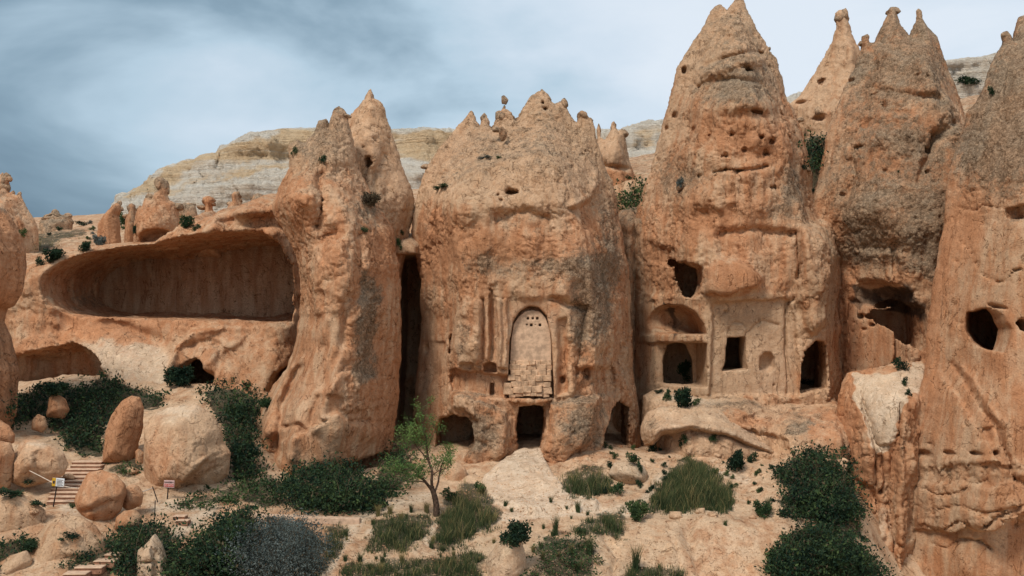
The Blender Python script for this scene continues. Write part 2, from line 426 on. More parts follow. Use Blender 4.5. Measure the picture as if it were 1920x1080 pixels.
def rock(name, poly, yc, T, RR, label=None, cat=None, feats=(), caves=(), paint=(0.2, 0.4, 0.1, 0.0), pf=(), h=0.07, hy=None,
         p=1.7, rough=1.0, warp=1.0, lean=0.0, mat=None, group=None, parent=None, jit=3.0, soft=2, back=0.8, pits=0.0, flake=0.0, rill=1.0, kind=None, ns=1.0, strata=0.0, calm=(), cuts=0, capst=(), fit=0.0):
    SEED[0] += 1; sd = SEED[0] * 11.7
    hy = hy or h * 1.6
    k = (yc - fit) / FP
    pw = [((u - UC) * k, EYE - (v - VC) * k) for u, v in poly]
    xs = [q[0] for q in pw]; zs = [q[1] for q in pw]
    m = 4 * h + 0.25 * warp * ns
    x = np.arange(min(xs) - m, max(xs) + m, h); z = np.arange(min(zs) - m, max(zs) + m, h)
    dmax = 0.5 * (ns - 1) + max([0] + [abs(s[0]) for s in feats if s[0] > 0])
    y = np.arange(yc - T - dmax - 4 * hy - 0.3, yc + T * back + 4 * hy + 0.3, hy)
    X, Z = np.meshgrid(x, z, indexing='ij')
    fl = np.stack([X.ravel(), np.full(X.size, yc + sd), Z.ravel()], 1) / ns
    warp = warp * .45
    wx = (0.16 * fbm(fl, 0.9, 3) + 0.05 * perlin(fl[:, 0] * 5, fl[:, 1], fl[:, 2] * 5)).reshape(X.shape) * warp * ns
    wz = (0.12 * fbm(fl, 0.9, 3, off=31)).reshape(X.shape) * warp * ns
    d = sdpoly(X + wx, Z + wz, pw)
    wb_ = sstep(.15, .9, d); d = d * (1 - wb_) + blur2(d, soft) * wb_
    a = 1 - np.minimum(d / RR, 1)
    thick_ = d.copy()
    for _ in range(max(2, int(.55 * ns / h))):
        e_ = thick_.copy()
        for ax_ in (0, 1):
            for r_ in (1, -1): e_ = np.maximum(e_, np.roll(thick_, r_, ax_))
        thick_ = e_
    thin = np.clip(blur2(thick_, 4) / (1.1 * ns), .12, 1)
    e_ = thick_
    for _ in range(int(.6 * ns / h)):
        t_ = e_.copy()
        for ax_ in (0, 1):
            for r_ in (1, -1): t_ = np.maximum(t_, np.roll(e_, r_, ax_))
        e_ = t_
    Tl = T * np.clip(blur2(e_, int(.5 * ns / h) ** 2 // 3 + 2) / RR, .22, 1) ** .85
    if T < 1.5: thin = np.clip(thin * 1.6, .12, 1)
    ap = np.where(a < 1, np.clip(a, 0, 1) ** p, 1 + p * (a - 1))
    ys = yc - Tl * np.clip(1 - ap, 0, 1) ** (1 / p)
    jn = fbm(fl, 1.3, 4, off=77).reshape(X.shape) * jit
    jm = fbm(fl, 1.3, 4, off=99).reshape(X.shape) * jit
    D = np.zeros(X.shape)
    for it in range(2):
        yy = ys - D
        U = UC + FP * X / yy; V = VC - FP * (Z - EYE) / yy
        D = np.zeros(X.shape)
        for s in feats:
            D += s[0] * feat(U + jn, V + jm, s[1:])
    D += lean * (EYE - Z)
    Dn0 = D.copy()
    # relief: big lumps, vertical buttresses
    D += ns * rough * (0.28 * fbm(fl, 0.35, 2, off=5) + 0.13 * fbm(fl, 1.1, 3, off=9)).reshape(X.shape)
    D += ns * rough * rill * (0.22 * fbm(fl, 0.8, 3, sz=0.22, off=19)).reshape(X.shape)
    cw = np.zeros(X.shape)
    for s in calm: cw = np.maximum(cw, feat(U, V, ('p', s, 8)))
    D = Dn0 + (D - Dn0) * (1 - .85 * cw)
    D *= np.clip(d / (0.4 * ns), 0, 1)
    Y = y[None, :, None].astype(np.float32)
    w = np.clip((yc - Y) / (0.6 * T), 0, 1)
    Df = D[:, None, :].astype(np.float32)
    # where the surface is pushed in close to the middle plane the shift must still act
    Tl3 = Tl[:, None, :].astype(np.float32)
    w = np.clip((yc - Y) / (0.6 * Tl3), 0, 1); Df = np.clip(Df, -.55 * Tl3, None)
    t = (Y - yc + Df * w) / Tl3
    t = np.where(t > 0, t / back, t)
    f = RR * ((ap[:, None, :].astype(np.float32) + np.abs(t) ** p) ** (1 / p) - 1) if (ap >= 0).all() else None
    if f is None:
        apc = np.maximum(ap, 0)[:, None, :].astype(np.float32)
        f = RR * ((apc + np.abs(t) ** p) ** (1 / p) - 1)
    # 3-D lumps
    ng = [max(3, int(n_ * st / 0.35 / ns)) for n_, st in ((len(x), h), (len(y), hy), (len(z), h))]
    gx, gy, gz = [np.linspace(q[0], q[-1], n_) for q, n_ in zip((x, y, z), ng)]
    G = np.stack(np.meshgrid(gx, gy, gz, indexing='ij'), -1).reshape(-1, 3) / ns + sd
    c3 = (0.075 * perlin(G[:, 0] * .7, G[:, 1] * .7, G[:, 2] * .5) + 0.04 * perlin(G[:, 0] * 1.4, G[:, 1] * 1.4, G[:, 2] * 1.1)).reshape(ng).astype(np.float32) * rough * ns
    f = f + interp_axis(interp_axis(interp_axis(c3, len(x), 0), len(y), 1), len(z), 2) * thin[:, None, :].astype(np.float32)
    f = f - interp_axis(interp_axis(interp_axis(c3, len(x), 0), len(y), 1), len(z), 2) * (.8 * cw[:, None, :]).astype(np.float32) if calm else f
    if cuts:
        cr_ = random.Random(SEED[0]); cx, cz = (min(xs) + max(xs)) / 2, (min(zs) + max(zs)) / 2; sx, sz = (max(xs) - min(xs)) / 2, (max(zs) - min(zs)) / 2
        for _ in range(cuts):
            nv = Vector((cr_.uniform(-1, 1), cr_.uniform(-1.5, -.35), cr_.uniform(-.3, 1))).normalized()
            sup = math.sqrt((nv.x * sx) ** 2 + (nv.y * T) ** 2 + (nv.z * sz) ** 2) * cr_.uniform(.74, .92)
            f = np.maximum(f, (nv.x * (x - cx)[:, None, None] + nv.y * (y - yc)[None, :, None] + nv.z * (z - cz)[None, None, :] - sup).astype(np.float32))
    # hollows
    def surf_y(u, v):
        yy_ = np.arange(yc - T - dmax - 1.0, yc + 1.0, 0.05)
        xi = np.clip(np.round(((u - UC) * yy_ / FP - x[0]) / h).astype(int), 0, len(x) - 1)
        zi = np.clip(np.round((EYE - (v - VC) * yy_ / FP - z[0]) / h).astype(int), 0, len(z) - 1)
        yi = np.clip(np.round((yy_ - y[0]) / hy).astype(int), 0, len(y) - 1)
        ok = f0[xi, yi, zi] < 0
        return yy_[ok.argmax()] if ok.any() else yc
    f0 = f.copy()
    SURF = {}
    for c in caves:
        P = c['p']; dep = c['d']
        if len(P) == 5 and P[0] == 'o':      # ellipse
            _, cu, cv, ru, rv = P
            P = [(cu + ru * math.cos(t_) , cv + rv * math.sin(t_)) for t_ in np.linspace(0, 2 * math.pi, 15)[:-1]]
        cu = sum(q[0] for q in P) / len(P); cv = sum(q[1] for q in P) / len(P)
        y0 = surf_y(cu, cv) if 'y' not in c else c['y']
        if 'key' in c: SURF[c['key']] = y0
        kk = y0 / FP
        q = [((a_ - UC) * kk, EYE - (b_ - VC) * kk) for a_, b_ in P]
        qx = [t_[0] for t_ in q]; qz = [t_[1] for t_ in q]
        tp = c.get('t', -.18 if c['d'] > 2.3 and c.get('m', 'box') == 'box' else .05); mm = 0.4 + max(0, -tp) * c['d'] + abs(c.get('sx', 0)) * c['d']
        i0, i1 = np.searchsorted(x, [min(qx) - mm, max(qx) + mm]); k0, k1 = np.searchsorted(z, [min(qz) - mm, max(qz) + mm])
        if i1 <= i0 or k1 <= k0: continue
        wj = c.get('w', 1.0)
        dd = sdpoly(X[i0:i1, k0:k1] + wx[i0:i1, k0:k1] * 0.5 * wj, Z[i0:i1, k0:k1] + wz[i0:i1, k0:k1] * 0.5 * wj, q)[:, None, :].astype(np.float32)
        yr = (y - y0)[None, :, None].astype(np.float32)
        if c.get('m', 'box') == 'box':
            if c.get('sx'):
                dd = np.stack([np.roll(dd[:, 0, :], int(c['sx'] * max(0, t_ - y0 - .3) / h), 0) for t_ in y], 1)
            depm = dep
            if c.get('br'):
                e1 = 1 - np.clip(dd / c['br'], 0, 1)
                lx = fl[:, 0].reshape(X.shape)[i0:i1, k0:k1].ravel(); lz = fl[:, 2].reshape(X.shape)[i0:i1, k0:k1].ravel()
                nz_ = fbm(np.stack([lx, lx * 0 + 3.3, lz], 1), .45, 5, gain=.6).reshape(i1 - i0, 1, k1 - k0)
                depm = dep * np.sqrt(1 - e1 ** 2) * (1 + .28 * nz_) + .1
            cc = np.minimum(dd - tp * np.maximum(yr - (1.4 if tp < 0 else 0), 0), depm - yr)
        else:
            rr = c.get('r', max(0.15, float(dd.max()) * 0.8))
            a2 = 1 - np.minimum(dd / rr, 1)
            cc = rr * (1 - np.sqrt(np.maximum(a2, 0) ** 2 + (np.maximum(yr, 0) / dep) ** 2))
        f[i0:i1, :, k0:k1] = np.maximum(f[i0:i1, :, k0:k1], cc)
    del f0
    f[0] = f[-1] = 1; f[:, 0] = f[:, -1] = 1; f[:, :, 0] = f[:, :, -1] = 1
    v, q = surface_nets(f, (x[0], y[0], z[0]), (h, hy, h))
    v, q = biggest(v, q)
    n = vnormals(v, q)
    g = v / np.float32(ns) + np.float32(sd)
    small = min(1.0, T / 2.0)
    blend_ = sstep(-.25, .35, fbm(g, .45, 3, off=71))          # some faces weathered rough, others smooth
    disp = (.022 + .034 * blend_) * small * fbm(g, 1.1, 5, gain=0.52, sz=0.8)
    disp += 0.04 * small * rill * fbm(g, 2.2, 3, sz=0.16, off=3)
    rg = np.abs(fbm(g, 0.6, 4, gain=.6, off=41)); rg2 = np.abs(fbm(g, 2.0, 3, gain=.6, sz=.6, off=43))
    disp -= small * (.075 * (1 - sstep(0, .10, rg)) + (.008 + .03 * blend_) * (1 - sstep(0, .18, rg2)))
    tn = fbm(g, 0.6, 3, sz=1.8, off=47) * 4
    disp += small * (.02 + .05 * blend_) * (np.floor(tn) + sstep(0, .12, tn - np.floor(tn)) - tn)
    pn = perlin(g[:, 0] * 2.3, g[:, 1] * 2.3, g[:, 2] * 2.7)
    disp -= (0.03 + pits) * small * sstep(0.4, 0.65, pn) * (.3 + blend_)
    if flake:
        fn = fbm(g + 0.3 * fbm(g, 1.2, 2)[:, None], 0.45, 3, off=8) * 3.0
        disp += flake * (np.floor(fn) + sstep(0.0, 0.12, fn - np.floor(fn)) - fn) * 0.5
    if strata: disp += strata * (perlin(g[:, 0] * .12, g[:, 1] * .12, g[:, 2] * 2.2 + .5 * perlin(g[:, 0] * .3, g[:, 1] * .3, g[:, 2] * .3)) + .6 * perlin(g[:, 0] * .2, g[:, 1] * .2, g[:, 2] * 5))
    Ud = UC + FP * v[:, 0] / v[:, 1]; Vd = VC - FP * (v[:, 2] - EYE) / v[:, 1]
    ti = np.clip(np.round((v[:, 0] - x[0]) / h).astype(int), 0, len(x) - 1), np.clip(np.round((v[:, 2] - z[0]) / h).astype(int), 0, len(z) - 1)
    disp *= thin[ti] ** .6
    for s in calm: disp *= 1 - .75 * feat(Ud, Vd, ('p', s, 8))
    v = v + n * (disp * rough * ns)[:, None].astype(np.float32)
    U = UC + FP * v[:, 0] / v[:, 1]; V = VC - FP * (v[:, 2] - EYE) / v[:, 1]
    ju, jv = fbm(g, 0.9, 3, off=1) * 14, fbm(g, 0.9, 3, off=2) * 14
    pt = paint_of(v, U + ju, V + jv, paint, pf)
    pt[:, 0] += 0.25 * np.clip(n[:, 2], 0, 1)
    base = np.array([v[:, 0].mean(), yc, v[:, 2].min()])
    v, q, tr_, pt = coarse_back(v, q, n, pt, yc + .15 * T, .4 * ns)
    me = make_mesh(name, v - base, q, paint=pt, tris=tr_)
    o = link(name, me, mat or M_ROCK, parent, tuple(base), label, cat, group, kind)
    for cp in capst:
        cu, cv, cw_, ch_ = cp[:4]; yy_ = yc + (cp[4] if len(cp) > 4 else 0)
        k_ = yy_ / FP; L_ = W(cu, cv, yy_)
        co = link('cap_stone', CAPM[(int(cu) + int(cv)) % 5], M_ROCK, o, tuple(L_ - base))
        co.scale = (cw_ * k_ * 1.1, cw_ * k_ * 1.1, ch_ * k_ * 1.1); co.rotation_euler = (0, ((cu * 7) % 5 - 2) * .06, cu % 6)
    return o, SURF
o_surf = {}
# ================================================================ FORMATIONS
# ---- broad fluted pillar beside the great cave
rock('rock_tower', [(497,900),(484,870),(487,820),(478,795),(492,765),(512,722),(537,690),(555,640),(564,590),(564,540),(558,490),(544,452),(520,415),(512,385),(524,350),(546,315),(541,275),(556,262),(574,268),(590,250),(597,226),(614,224),(617,240),(626,205),(640,202),(650,212),(656,238),(662,275),(672,315),(690,355),(712,392),(736,430),(748,500),(753,590),(750,680),(742,760),(735,830),(722,880),(715,990),(500,990)],
     50, 4.0, 2.6, 'wide fluted orange rock pillar with a jagged top beside the great open cave', 'rock tower', calm=[[(560,590),(650,590),(640,700),(650,860),(500,900),(485,780)]], capst=[(606,240,20,30),(560,278,24,20),(552,287,14,14),(578,272,14,12),(632,207,15,14),(650,218,18,9),(641,216,8,8),(640,262,16,18),(588,262,8,8)], back=1.2,
     feats=[(.35,'l',[(545,690),(505,760),(492,840)],9),(-.4,'l',[(560,690),(530,760),(515,850)],7),(.35,'l',[(612,600),(590,680),(560,760),(545,860)],10),(-.35,'l',[(655,560),(640,650),(600,740),(585,790)],8),(-.3,'l',[(640,775),(660,790),(690,785),(700,800)],4),(-.3,'l',[(530,800),(560,795),(575,810)],4),(.3,'p',[(590,740),(640,700),(700,705),(715,760),(650,775),(600,790)],4),(0.45,'l',[(640,215),(650,330),(660,450),(650,620),(640,800)],38),(-0.55,'l',[(598,330),(603,380),(598,425)],9),(-0.35,'l',[(672,440),(678,520),(672,560)],9),
            (0.35,'l',[(575,620),(548,700),(512,770),(498,840)],14),(-0.35,'l',[(600,650),(580,720),(545,790),(530,840)],13),(0.3,'l',[(635,660),(615,740),(590,800)],12),
            (-0.3,'p',[(590,740),(640,745),(640,775),(600,780)],6),(0.35,'p',[(530,830),(640,775),(720,800),(715,850),(650,868),(540,890)],5),
            (-0.4,'b',700,640,18,60),(0.4,'b',560,370,30,40),(-0.35,'b',620,440,20,20),(0.25,'p',[(575,470),(640,450),(660,520),(640,560),(585,540)],8),
            (-0.5,'g',430,230)],
     caves=[dict(p=[(646,905),(650,866),(680,858),(722,846),(724,900),(700,925)],d=1.4),dict(p=('o',603,385,4,22),d=0.5,m='round')],
     paint=(0.12,0.55,0.12,0), pf=[('l',.45,'l',[(690,520),(685,700)],22),('l',0.36,'b',690,620,28,110),('l',0.40,'b',690,400,40,50),('l',0.28,'b',600,300,60,70),('o',.35,'b',705,500,30,80),('o',.3,'b',540,350,30,50),('p',.25,'b',560,760,70,90),('p',.2,'b',590,560,40,80),('o',.35,'b',720,760,25,100),('d',.3,'b',676,480,8,40),('l',0.28,'g',330,230),('o',-.5,'g',380,240)],
     h=0.056, flake=0.12, pits=0.02)
rock('rock_spire', [(600,520),(615,330),(640,250),(660,212),(672,202),(683,185),(693,167),(695,167),(702,182),(714,190),(723,207),(732,235),(737,262),(748,290),(758,320),(768,345),(777,370),(776,400),(768,440),(758,480),(745,560),(740,960),(600,960)],
     53, 3.6, 2.8, 'sharp tan peak rising behind the fluted pillar', 'rock spire', capst=[(693,172,6,7),(704,222,10,14),(716,228,8,6),(748,345,12,8),(756,356,10,8),(766,382,10,10)],
     feats=[(0.4,'b',700,280,25,40),(-0.35,'l',[(720,290),(700,330),(705,370)],6),(0.3,'b',740,360,20,30),(-.4,'l',[(688,300),(675,340),(690,390)],7)],
     caves=[dict(p=[(684,296),(696,290),(700,310),(690,318)],d=.8,m='round'),dict(p=('o',728,258,4,4),d=.4,m='round')],
     paint=(0.15,0.2,0.25,0), pf=[('o',.4,'g',370,480),('l',0.32,'b',705,420,50,40)], h=0.075, pits=.03)
rock('rock_infill', [(715,960),(718,560),(725,455),(745,438),(765,440),(785,438),(812,460),(815,960)], 55.5, 3.2, .7, 'rock closing the gap over the narrow black cleft, filled in to keep it dark', 'rock',
     caves=[dict(p=[(738,478),(790,476),(796,560),(796,700),(790,840),(785,940),(725,940),(735,760),(742,600)],d=6,t=.0,w=.4)], paint=(.3,.4,0,.1), h=.08, rough=.6, back=1.6, pf=[('d',.15,'g',440,500)])  # infill added to keep the cleft dark; its shade also put into colour
rock('rock_infill', [(1150,960),(1150,420),(1165,395),(1185,388),(1205,395),(1230,420),(1230,960)], 57.5, 2.2, .9, 'grey rock choking the cleft between the central rock and the tallest cone', 'rock',
     feats=[(-.6,'l',[(1190,380),(1192,760)],7)], paint=(.45,.3,0,.12), h=.09, rough=.8)
# ---- central church rock
ARCH=[(950,748),(955,640),(962,602),(974,584),(990,573),(1010,575),(1026,592),(1035,635),(1040,748)]
central, s_c = rock('rock_church', [(778,940),(776,860),(776,780),(782,700),(790,600),(788,520),(774,440),(778,380),(788,345),(800,312),(822,285),(845,255),(868,228),(878,212),(887,209),(893,222),(899,240),(902,226),(907,218),(914,224),(917,238),(925,240),(936,215),(945,205),(958,212),(968,224),(977,214),(984,202),(990,190),(997,180),(1008,172),(1016,167),(1024,173),(1032,184),(1040,197),(1048,190),(1058,186),(1061,200),(1066,214),(1078,232),(1083,216),(1088,207),(1098,209),(1102,220),(1110,226),(1113,240),(1117,268),(1130,300),(1146,340),(1156,390),(1168,440),(1177,500),(1182,560),(1184,640),(1190,720),(1200,790),(1204,850),(1190,940)],
     53, 4.6, 3.1, 'broad central rock with a walled arched window above a dark doorway', 'rock church', capst=[(946,188,14,18),(945,203,6,12),(940,220,22,24),(907,222,14,18),(906,235,10,14),(884,213,10,11),(957,222,14,12),(968,230,12,16),(972,236,26,10),(1016,172,8,10),(1058,194,16,20),(1046,200,14,10),(1062,212,9,9),(1091,216,20,17),(1108,226,9,11),(930,242,16,12,-1.2),(943,250,14,26,-1.6),(830,290,10,20),(800,312,20,10),(988,212,10,8)], back=1.0, calm=[[(905,560),(1065,560),(1065,745),(905,745)],[(775,560),(838,600),(842,740),(775,860)],[(845,696),(950,704),(955,745),(845,738)]], lean=0,
     feats=[(-1.3,'g',460,230),(-0.75,'p',[(1088,225),(1112,300),(1126,345),(1100,375),(1070,392),(1100,430),(1150,470),(1215,560),(1215,220)],7),
            (0.35,'l',[(1085,235),(1118,320),(1112,365),(1075,388)],7),
            (0.5,'p',[(845,742),(900,748),(946,776),(953,800),(948,850),(900,905),(860,930),(842,900),(880,850),(896,830),(894,790),(870,768),(845,765)],6),
            (0.75,'p',[(1036,760),(1070,750),(1122,748),(1118,800),(1104,828),(1062,868),(1040,900),(1016,856),(1030,810)],7),
            (-0.55,'p',[(845,690),(905,698),(952,705),(958,748),(900,742),(846,735)],4),
            (0.3,'p',[(850,600),(880,556),(905,570),(902,620),(892,690),(848,702),(838,670)],5),
            (-0.22,'l',[(905,560),(905,672)],4),(-0.28,'l',[(922,545),(922,672)],4.5),(0.16,'l',[(914,560),(914,672)],4),(-0.2,'l',[(943,560),(943,690)],4),
            (-0.35,'p',[(1046,600),(1062,596),(1066,735),(1046,740)],4),(-0.3,'l',[(1036,560),(1100,580),(1080,700)],6),
            (0.35,'p',[(930,560),(950,560),(952,690),(935,688)],3),
            (-0.3,'l',[(930,408),(990,398),(1030,410)],9),(0.35,'b',930,380,120,22),(0.3,'b',860,400,50,22),(-0.3,'b',790,470,10,90),
            (-.25,'l',[(800,470),(812,540),(800,620),(815,700)],8),(-0.4,'b',1090,600,18,60),(0.4,'b',1130,640,40,60),(-.45,'p',[(1080,690),(1150,690),(1150,740),(1075,750)],6),
            (0.35,'l',[(1160,560),(1150,680),(1190,760)],10),(-0.25,'p',[(785,640),(838,640),(836,700),(786,740)],3),
            (-0.4,'l',[(1190,420),(1190,560)],10),(.5,'p',[(948,742),(1040,742),(1030,756),(1000,762),(960,756)],4)],
     caves=[dict(p=ARCH,d=0.62,key='arch',w=.3),
            dict(p=[(968,856),(966,800),(972,762),(1000,757),(1024,760),(1024,800),(1014,848)],d=5.5,w=.4),
            dict(p=[(806,900),(808,810),(818,784),(850,774),(880,780),(890,800),(892,832),(872,855),(850,900)],d=3.6,t=.06,y=49.4),
            dict(p=[(1124,842),(1134,806),(1154,770),(1180,758),(1197,772),(1199,842)],d=6.2,y=49.4,sx=-.2),
            dict(p=[(839,630),(849,622),(848,662),(839,670)],d=2.0),dict(p=[(902,700),(904,684),(916,677),(930,682),(934,700)],d=.8,m='round'),
            dict(p=[(917,742),(918,718),(926,718),(927,742)],d=.5),dict(p=[(855,700),(862,680),(885,678),(890,696)],d=.5,m='round'),
            dict(p=('o',960,359,15,8),d=.9,m='round'),dict(p=('o',1018,192,5,5),d=.4,m='round'),dict(p=('o',1023,204,6,5),d=.5,m='round'),
            dict(p=('o',1100,700,10,14),d=.4,m='round'),dict(p=('o',800,655,6,9),d=.3,m='round'),dict(p=('o',940,375,5,4),d=.3,m='round'),dict(p=('o',935,365,4,4),d=.3,m='round'),
            dict(p=('o',1055,712,7,8),d=.5,m='round'),dict(p=[(948,752),(1000,758),(1042,748),(1030,762),(960,762)],d=.5,m='round')],
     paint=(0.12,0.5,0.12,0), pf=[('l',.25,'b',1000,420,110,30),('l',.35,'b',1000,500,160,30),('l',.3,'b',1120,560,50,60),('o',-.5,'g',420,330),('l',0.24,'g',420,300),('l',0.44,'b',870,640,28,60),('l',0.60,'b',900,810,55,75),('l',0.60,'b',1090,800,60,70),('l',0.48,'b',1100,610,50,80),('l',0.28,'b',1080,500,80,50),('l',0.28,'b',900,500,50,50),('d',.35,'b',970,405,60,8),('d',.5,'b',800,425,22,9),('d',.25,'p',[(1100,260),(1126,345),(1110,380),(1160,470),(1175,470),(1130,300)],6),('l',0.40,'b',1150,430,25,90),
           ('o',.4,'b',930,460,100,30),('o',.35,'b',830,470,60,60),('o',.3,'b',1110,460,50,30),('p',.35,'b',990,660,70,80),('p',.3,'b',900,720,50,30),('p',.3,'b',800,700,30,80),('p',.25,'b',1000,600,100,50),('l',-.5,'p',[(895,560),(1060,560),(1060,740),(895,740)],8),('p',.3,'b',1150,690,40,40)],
     h=0.056, pits=.03, flake=.06)
yA = s_c['arch']
# ---- great cone with the carved facade
F_=[(-0.30,'p',[(1336,566),(1480,560),(1492,600),(1500,742),(1330,742)],3),(0.75,'p',[(1322,548),(1324,505),(1345,488),(1375,485),(1402,496),(1431,521),(1424,536),(1400,546),(1350,556)],7),
    (-0.4,'l',[(1322,127),(1350,113),(1380,103),(1410,98),(1432,96)],5),(0.35,'l',[(1322,140),(1380,120),(1430,112)],7),(-0.3,'l',[(1300,160),(1345,150),(1375,148),(1430,160)],6),
    (0.45,'b',1370,200,90,26),(-0.3,'b',1400,215,50,10),(0.3,'b',1330,290,60,28),(-.25,'b',1420,290,50,20),(0.4,'b',1290,370,60,40),(-.3,'b',1330,400,50,14),
    (-0.45,'l',[(1496,440),(1498,520)],5),(0.55,'p',[(1502,425),(1560,415),(1575,480),(1550,530),(1556,600),(1520,622),(1500,560)],9),(-.35,'l',[(1340,322),(1362,318),(1392,321),(1440,312)],3.5),
    (-.25,'l',[(1490,560),(1475,570),(1470,640),(1478,740)],4),(-.7,'g',330,60),(.35,'p',[(1190,628),(1316,625),(1316,641),(1190,643)],1.5),
    (-.12,'l',[(1367,630),(1367,614),(1374,606),(1383,604),(1392,607),(1398,614),(1399,630)],1.6),(-.3,'l',[(1345,440),(1420,430),(1490,440)],8),(.3,'b',1400,520,100,60),(-.12,'l',[(1400,625),(1430,600),(1460,610)],3),
    (-.5,'p',[(1220,460),(1265,470),(1268,540),(1240,560),(1205,540)],8),(.4,'p',[(1215,490),(1262,500),(1258,560),(1220,565)],6)]
holes=[(1402,128,13,7,.8),(1285,130,6,9,.7),(1310,162,5,6,.4),(1419,208,13,5,.6),(1466,212,7,7,.5),(1372,252,6,5,.5),(1428,257,6,5,.5),(1448,264,8,6,.6),(1437,287,7,6,.6),(1396,281,6,5,.4),(1362,291,7,5,.5),(1480,260,6,5,.4),(1300,241,4,6,.4),(1290,262,5,8,.4),(1266,215,5,8,.4),(1360,319,5,4,.4),(1385,321,8,3,.4),(1450,350,9,4,.4),(1492,250,5,4,.4),(1330,254,3,3,.3),(1232,300,4,7,.3),(1250,240,4,6,.3),(1275,345,5,8,.4),(1310,330,4,5,.3),(1430,98,9,6,.6),(1340,330,4,3,.3),(1520,318,5,5,.3)]
cone, s_3 = rock('rock_cone', [(1190,960),(1186,780),(1188,700),(1190,560),(1192,500),(1190,440),(1196,390),(1215,330),(1235,260),(1252,195),(1258,170),(1270,130),(1292,88),(1320,45),(1343,14),(1352,10),(1361,23),(1370,10),(1377,-2),(1392,-2),(1402,25),(1420,60),(1441,92),(1456,112),(1466,155),(1471,178),(1490,212),(1506,250),(1516,305),(1521,350),(1532,380),(1565,420),(1580,470),(1590,960)],
     56, 4.7, 3.1, 'tallest twin-tipped cone above a carved facade with a half-round arch', 'rock cone', capst=[(1385,1,16,10),(1352,14,9,7),(1396,16,6,12),(1442,92,6,8),(1458,122,4,5),(1516,318,14,10,-1),(1274,350,14,16,-3.2)], calm=[[(1190,570),(1310,560),(1336,566),(1480,560),(1492,600),(1500,742),(1190,742)],[(1322,548),(1324,505),(1345,488),(1375,485),(1402,496),(1431,521),(1424,536),(1400,546),(1350,556)]], feats=F_,
     caves=[dict(p=[(1272,486),(1290,488),(1318,500),(1320,530),(1313,552),(1300,561),(1285,555),(1276,520)],d=5,w=.3),
            dict(p=[(1191,628),(1194,610),(1206,590),(1226,576),(1250,570),(1275,573),(1296,587),(1309,610),(1313,626)],d=1.5,m='round',r=.55,w=.3,key='lun'),
            dict(p=[(1190,643),(1314,641),(1314,722),(1186,722)],d=.9,t=.08,w=.4),
            dict(p=[(1262,722),(1260,680),(1268,652),(1280,644),(1295,652),(1306,678),(1308,722)],d=5.5,w=.6),
            dict(p=[(1353,696),(1360,678),(1363,633),(1398,631),(1398,670),(1401,693)],d=5.5,w=.25),
            dict(p=[(1424,694),(1424,672),(1431,661),(1446,660),(1454,671),(1454,690),(1440,699)],d=.55,m='round',w=.3),
            dict(p=[(1500,738),(1499,690),(1508,656),(1530,636),(1552,640),(1557,660),(1558,730)],d=5.5,w=.8),
            dict(p=[(1181,680),(1181,666),(1190,666),(1190,680)],d=.8),
            dict(p=('o',1360,585,4,4),d=.2,m='round'),dict(p=('o',1322,690,9,4),d=.3,m='round'),dict(p=('o',1452,722,3,3),d=.2,m='round')]
           +[dict(p=('o',a,b,c,d_),d=e_,m='round') for a,b,c,d_,e_ in holes],
     paint=(0.15,0.42,0.1,0), pf=[('l',.3,'b',1390,150,60,30),('l',.3,'b',1260,330,40,60),('l',.25,'b',1400,400,80,20),('l',.3,'b',1490,330,25,90),('l',0.24,'g',330,60),('o',-.35,'g',200,80),('l',0.24,'b',1370,190,70,22),('o',.45,'b',1400,260,90,50),('o',.35,'b',1330,430,110,60),('l',0.28,'b',1470,380,40,60),('l',0.24,'b',1300,330,40,50),('o',.35,'b',1380,520,45,30),('o',.35,'b',1240,520,30,40),
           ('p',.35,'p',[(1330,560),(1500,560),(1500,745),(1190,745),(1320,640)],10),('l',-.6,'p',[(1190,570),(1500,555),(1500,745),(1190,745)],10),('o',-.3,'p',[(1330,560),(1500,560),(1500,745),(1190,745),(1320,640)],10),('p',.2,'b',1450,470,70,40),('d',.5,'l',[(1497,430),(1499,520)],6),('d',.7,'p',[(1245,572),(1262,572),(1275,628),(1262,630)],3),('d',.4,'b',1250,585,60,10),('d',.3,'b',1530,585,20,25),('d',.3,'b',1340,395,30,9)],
     h=0.06, pits=.03, flake=.05)
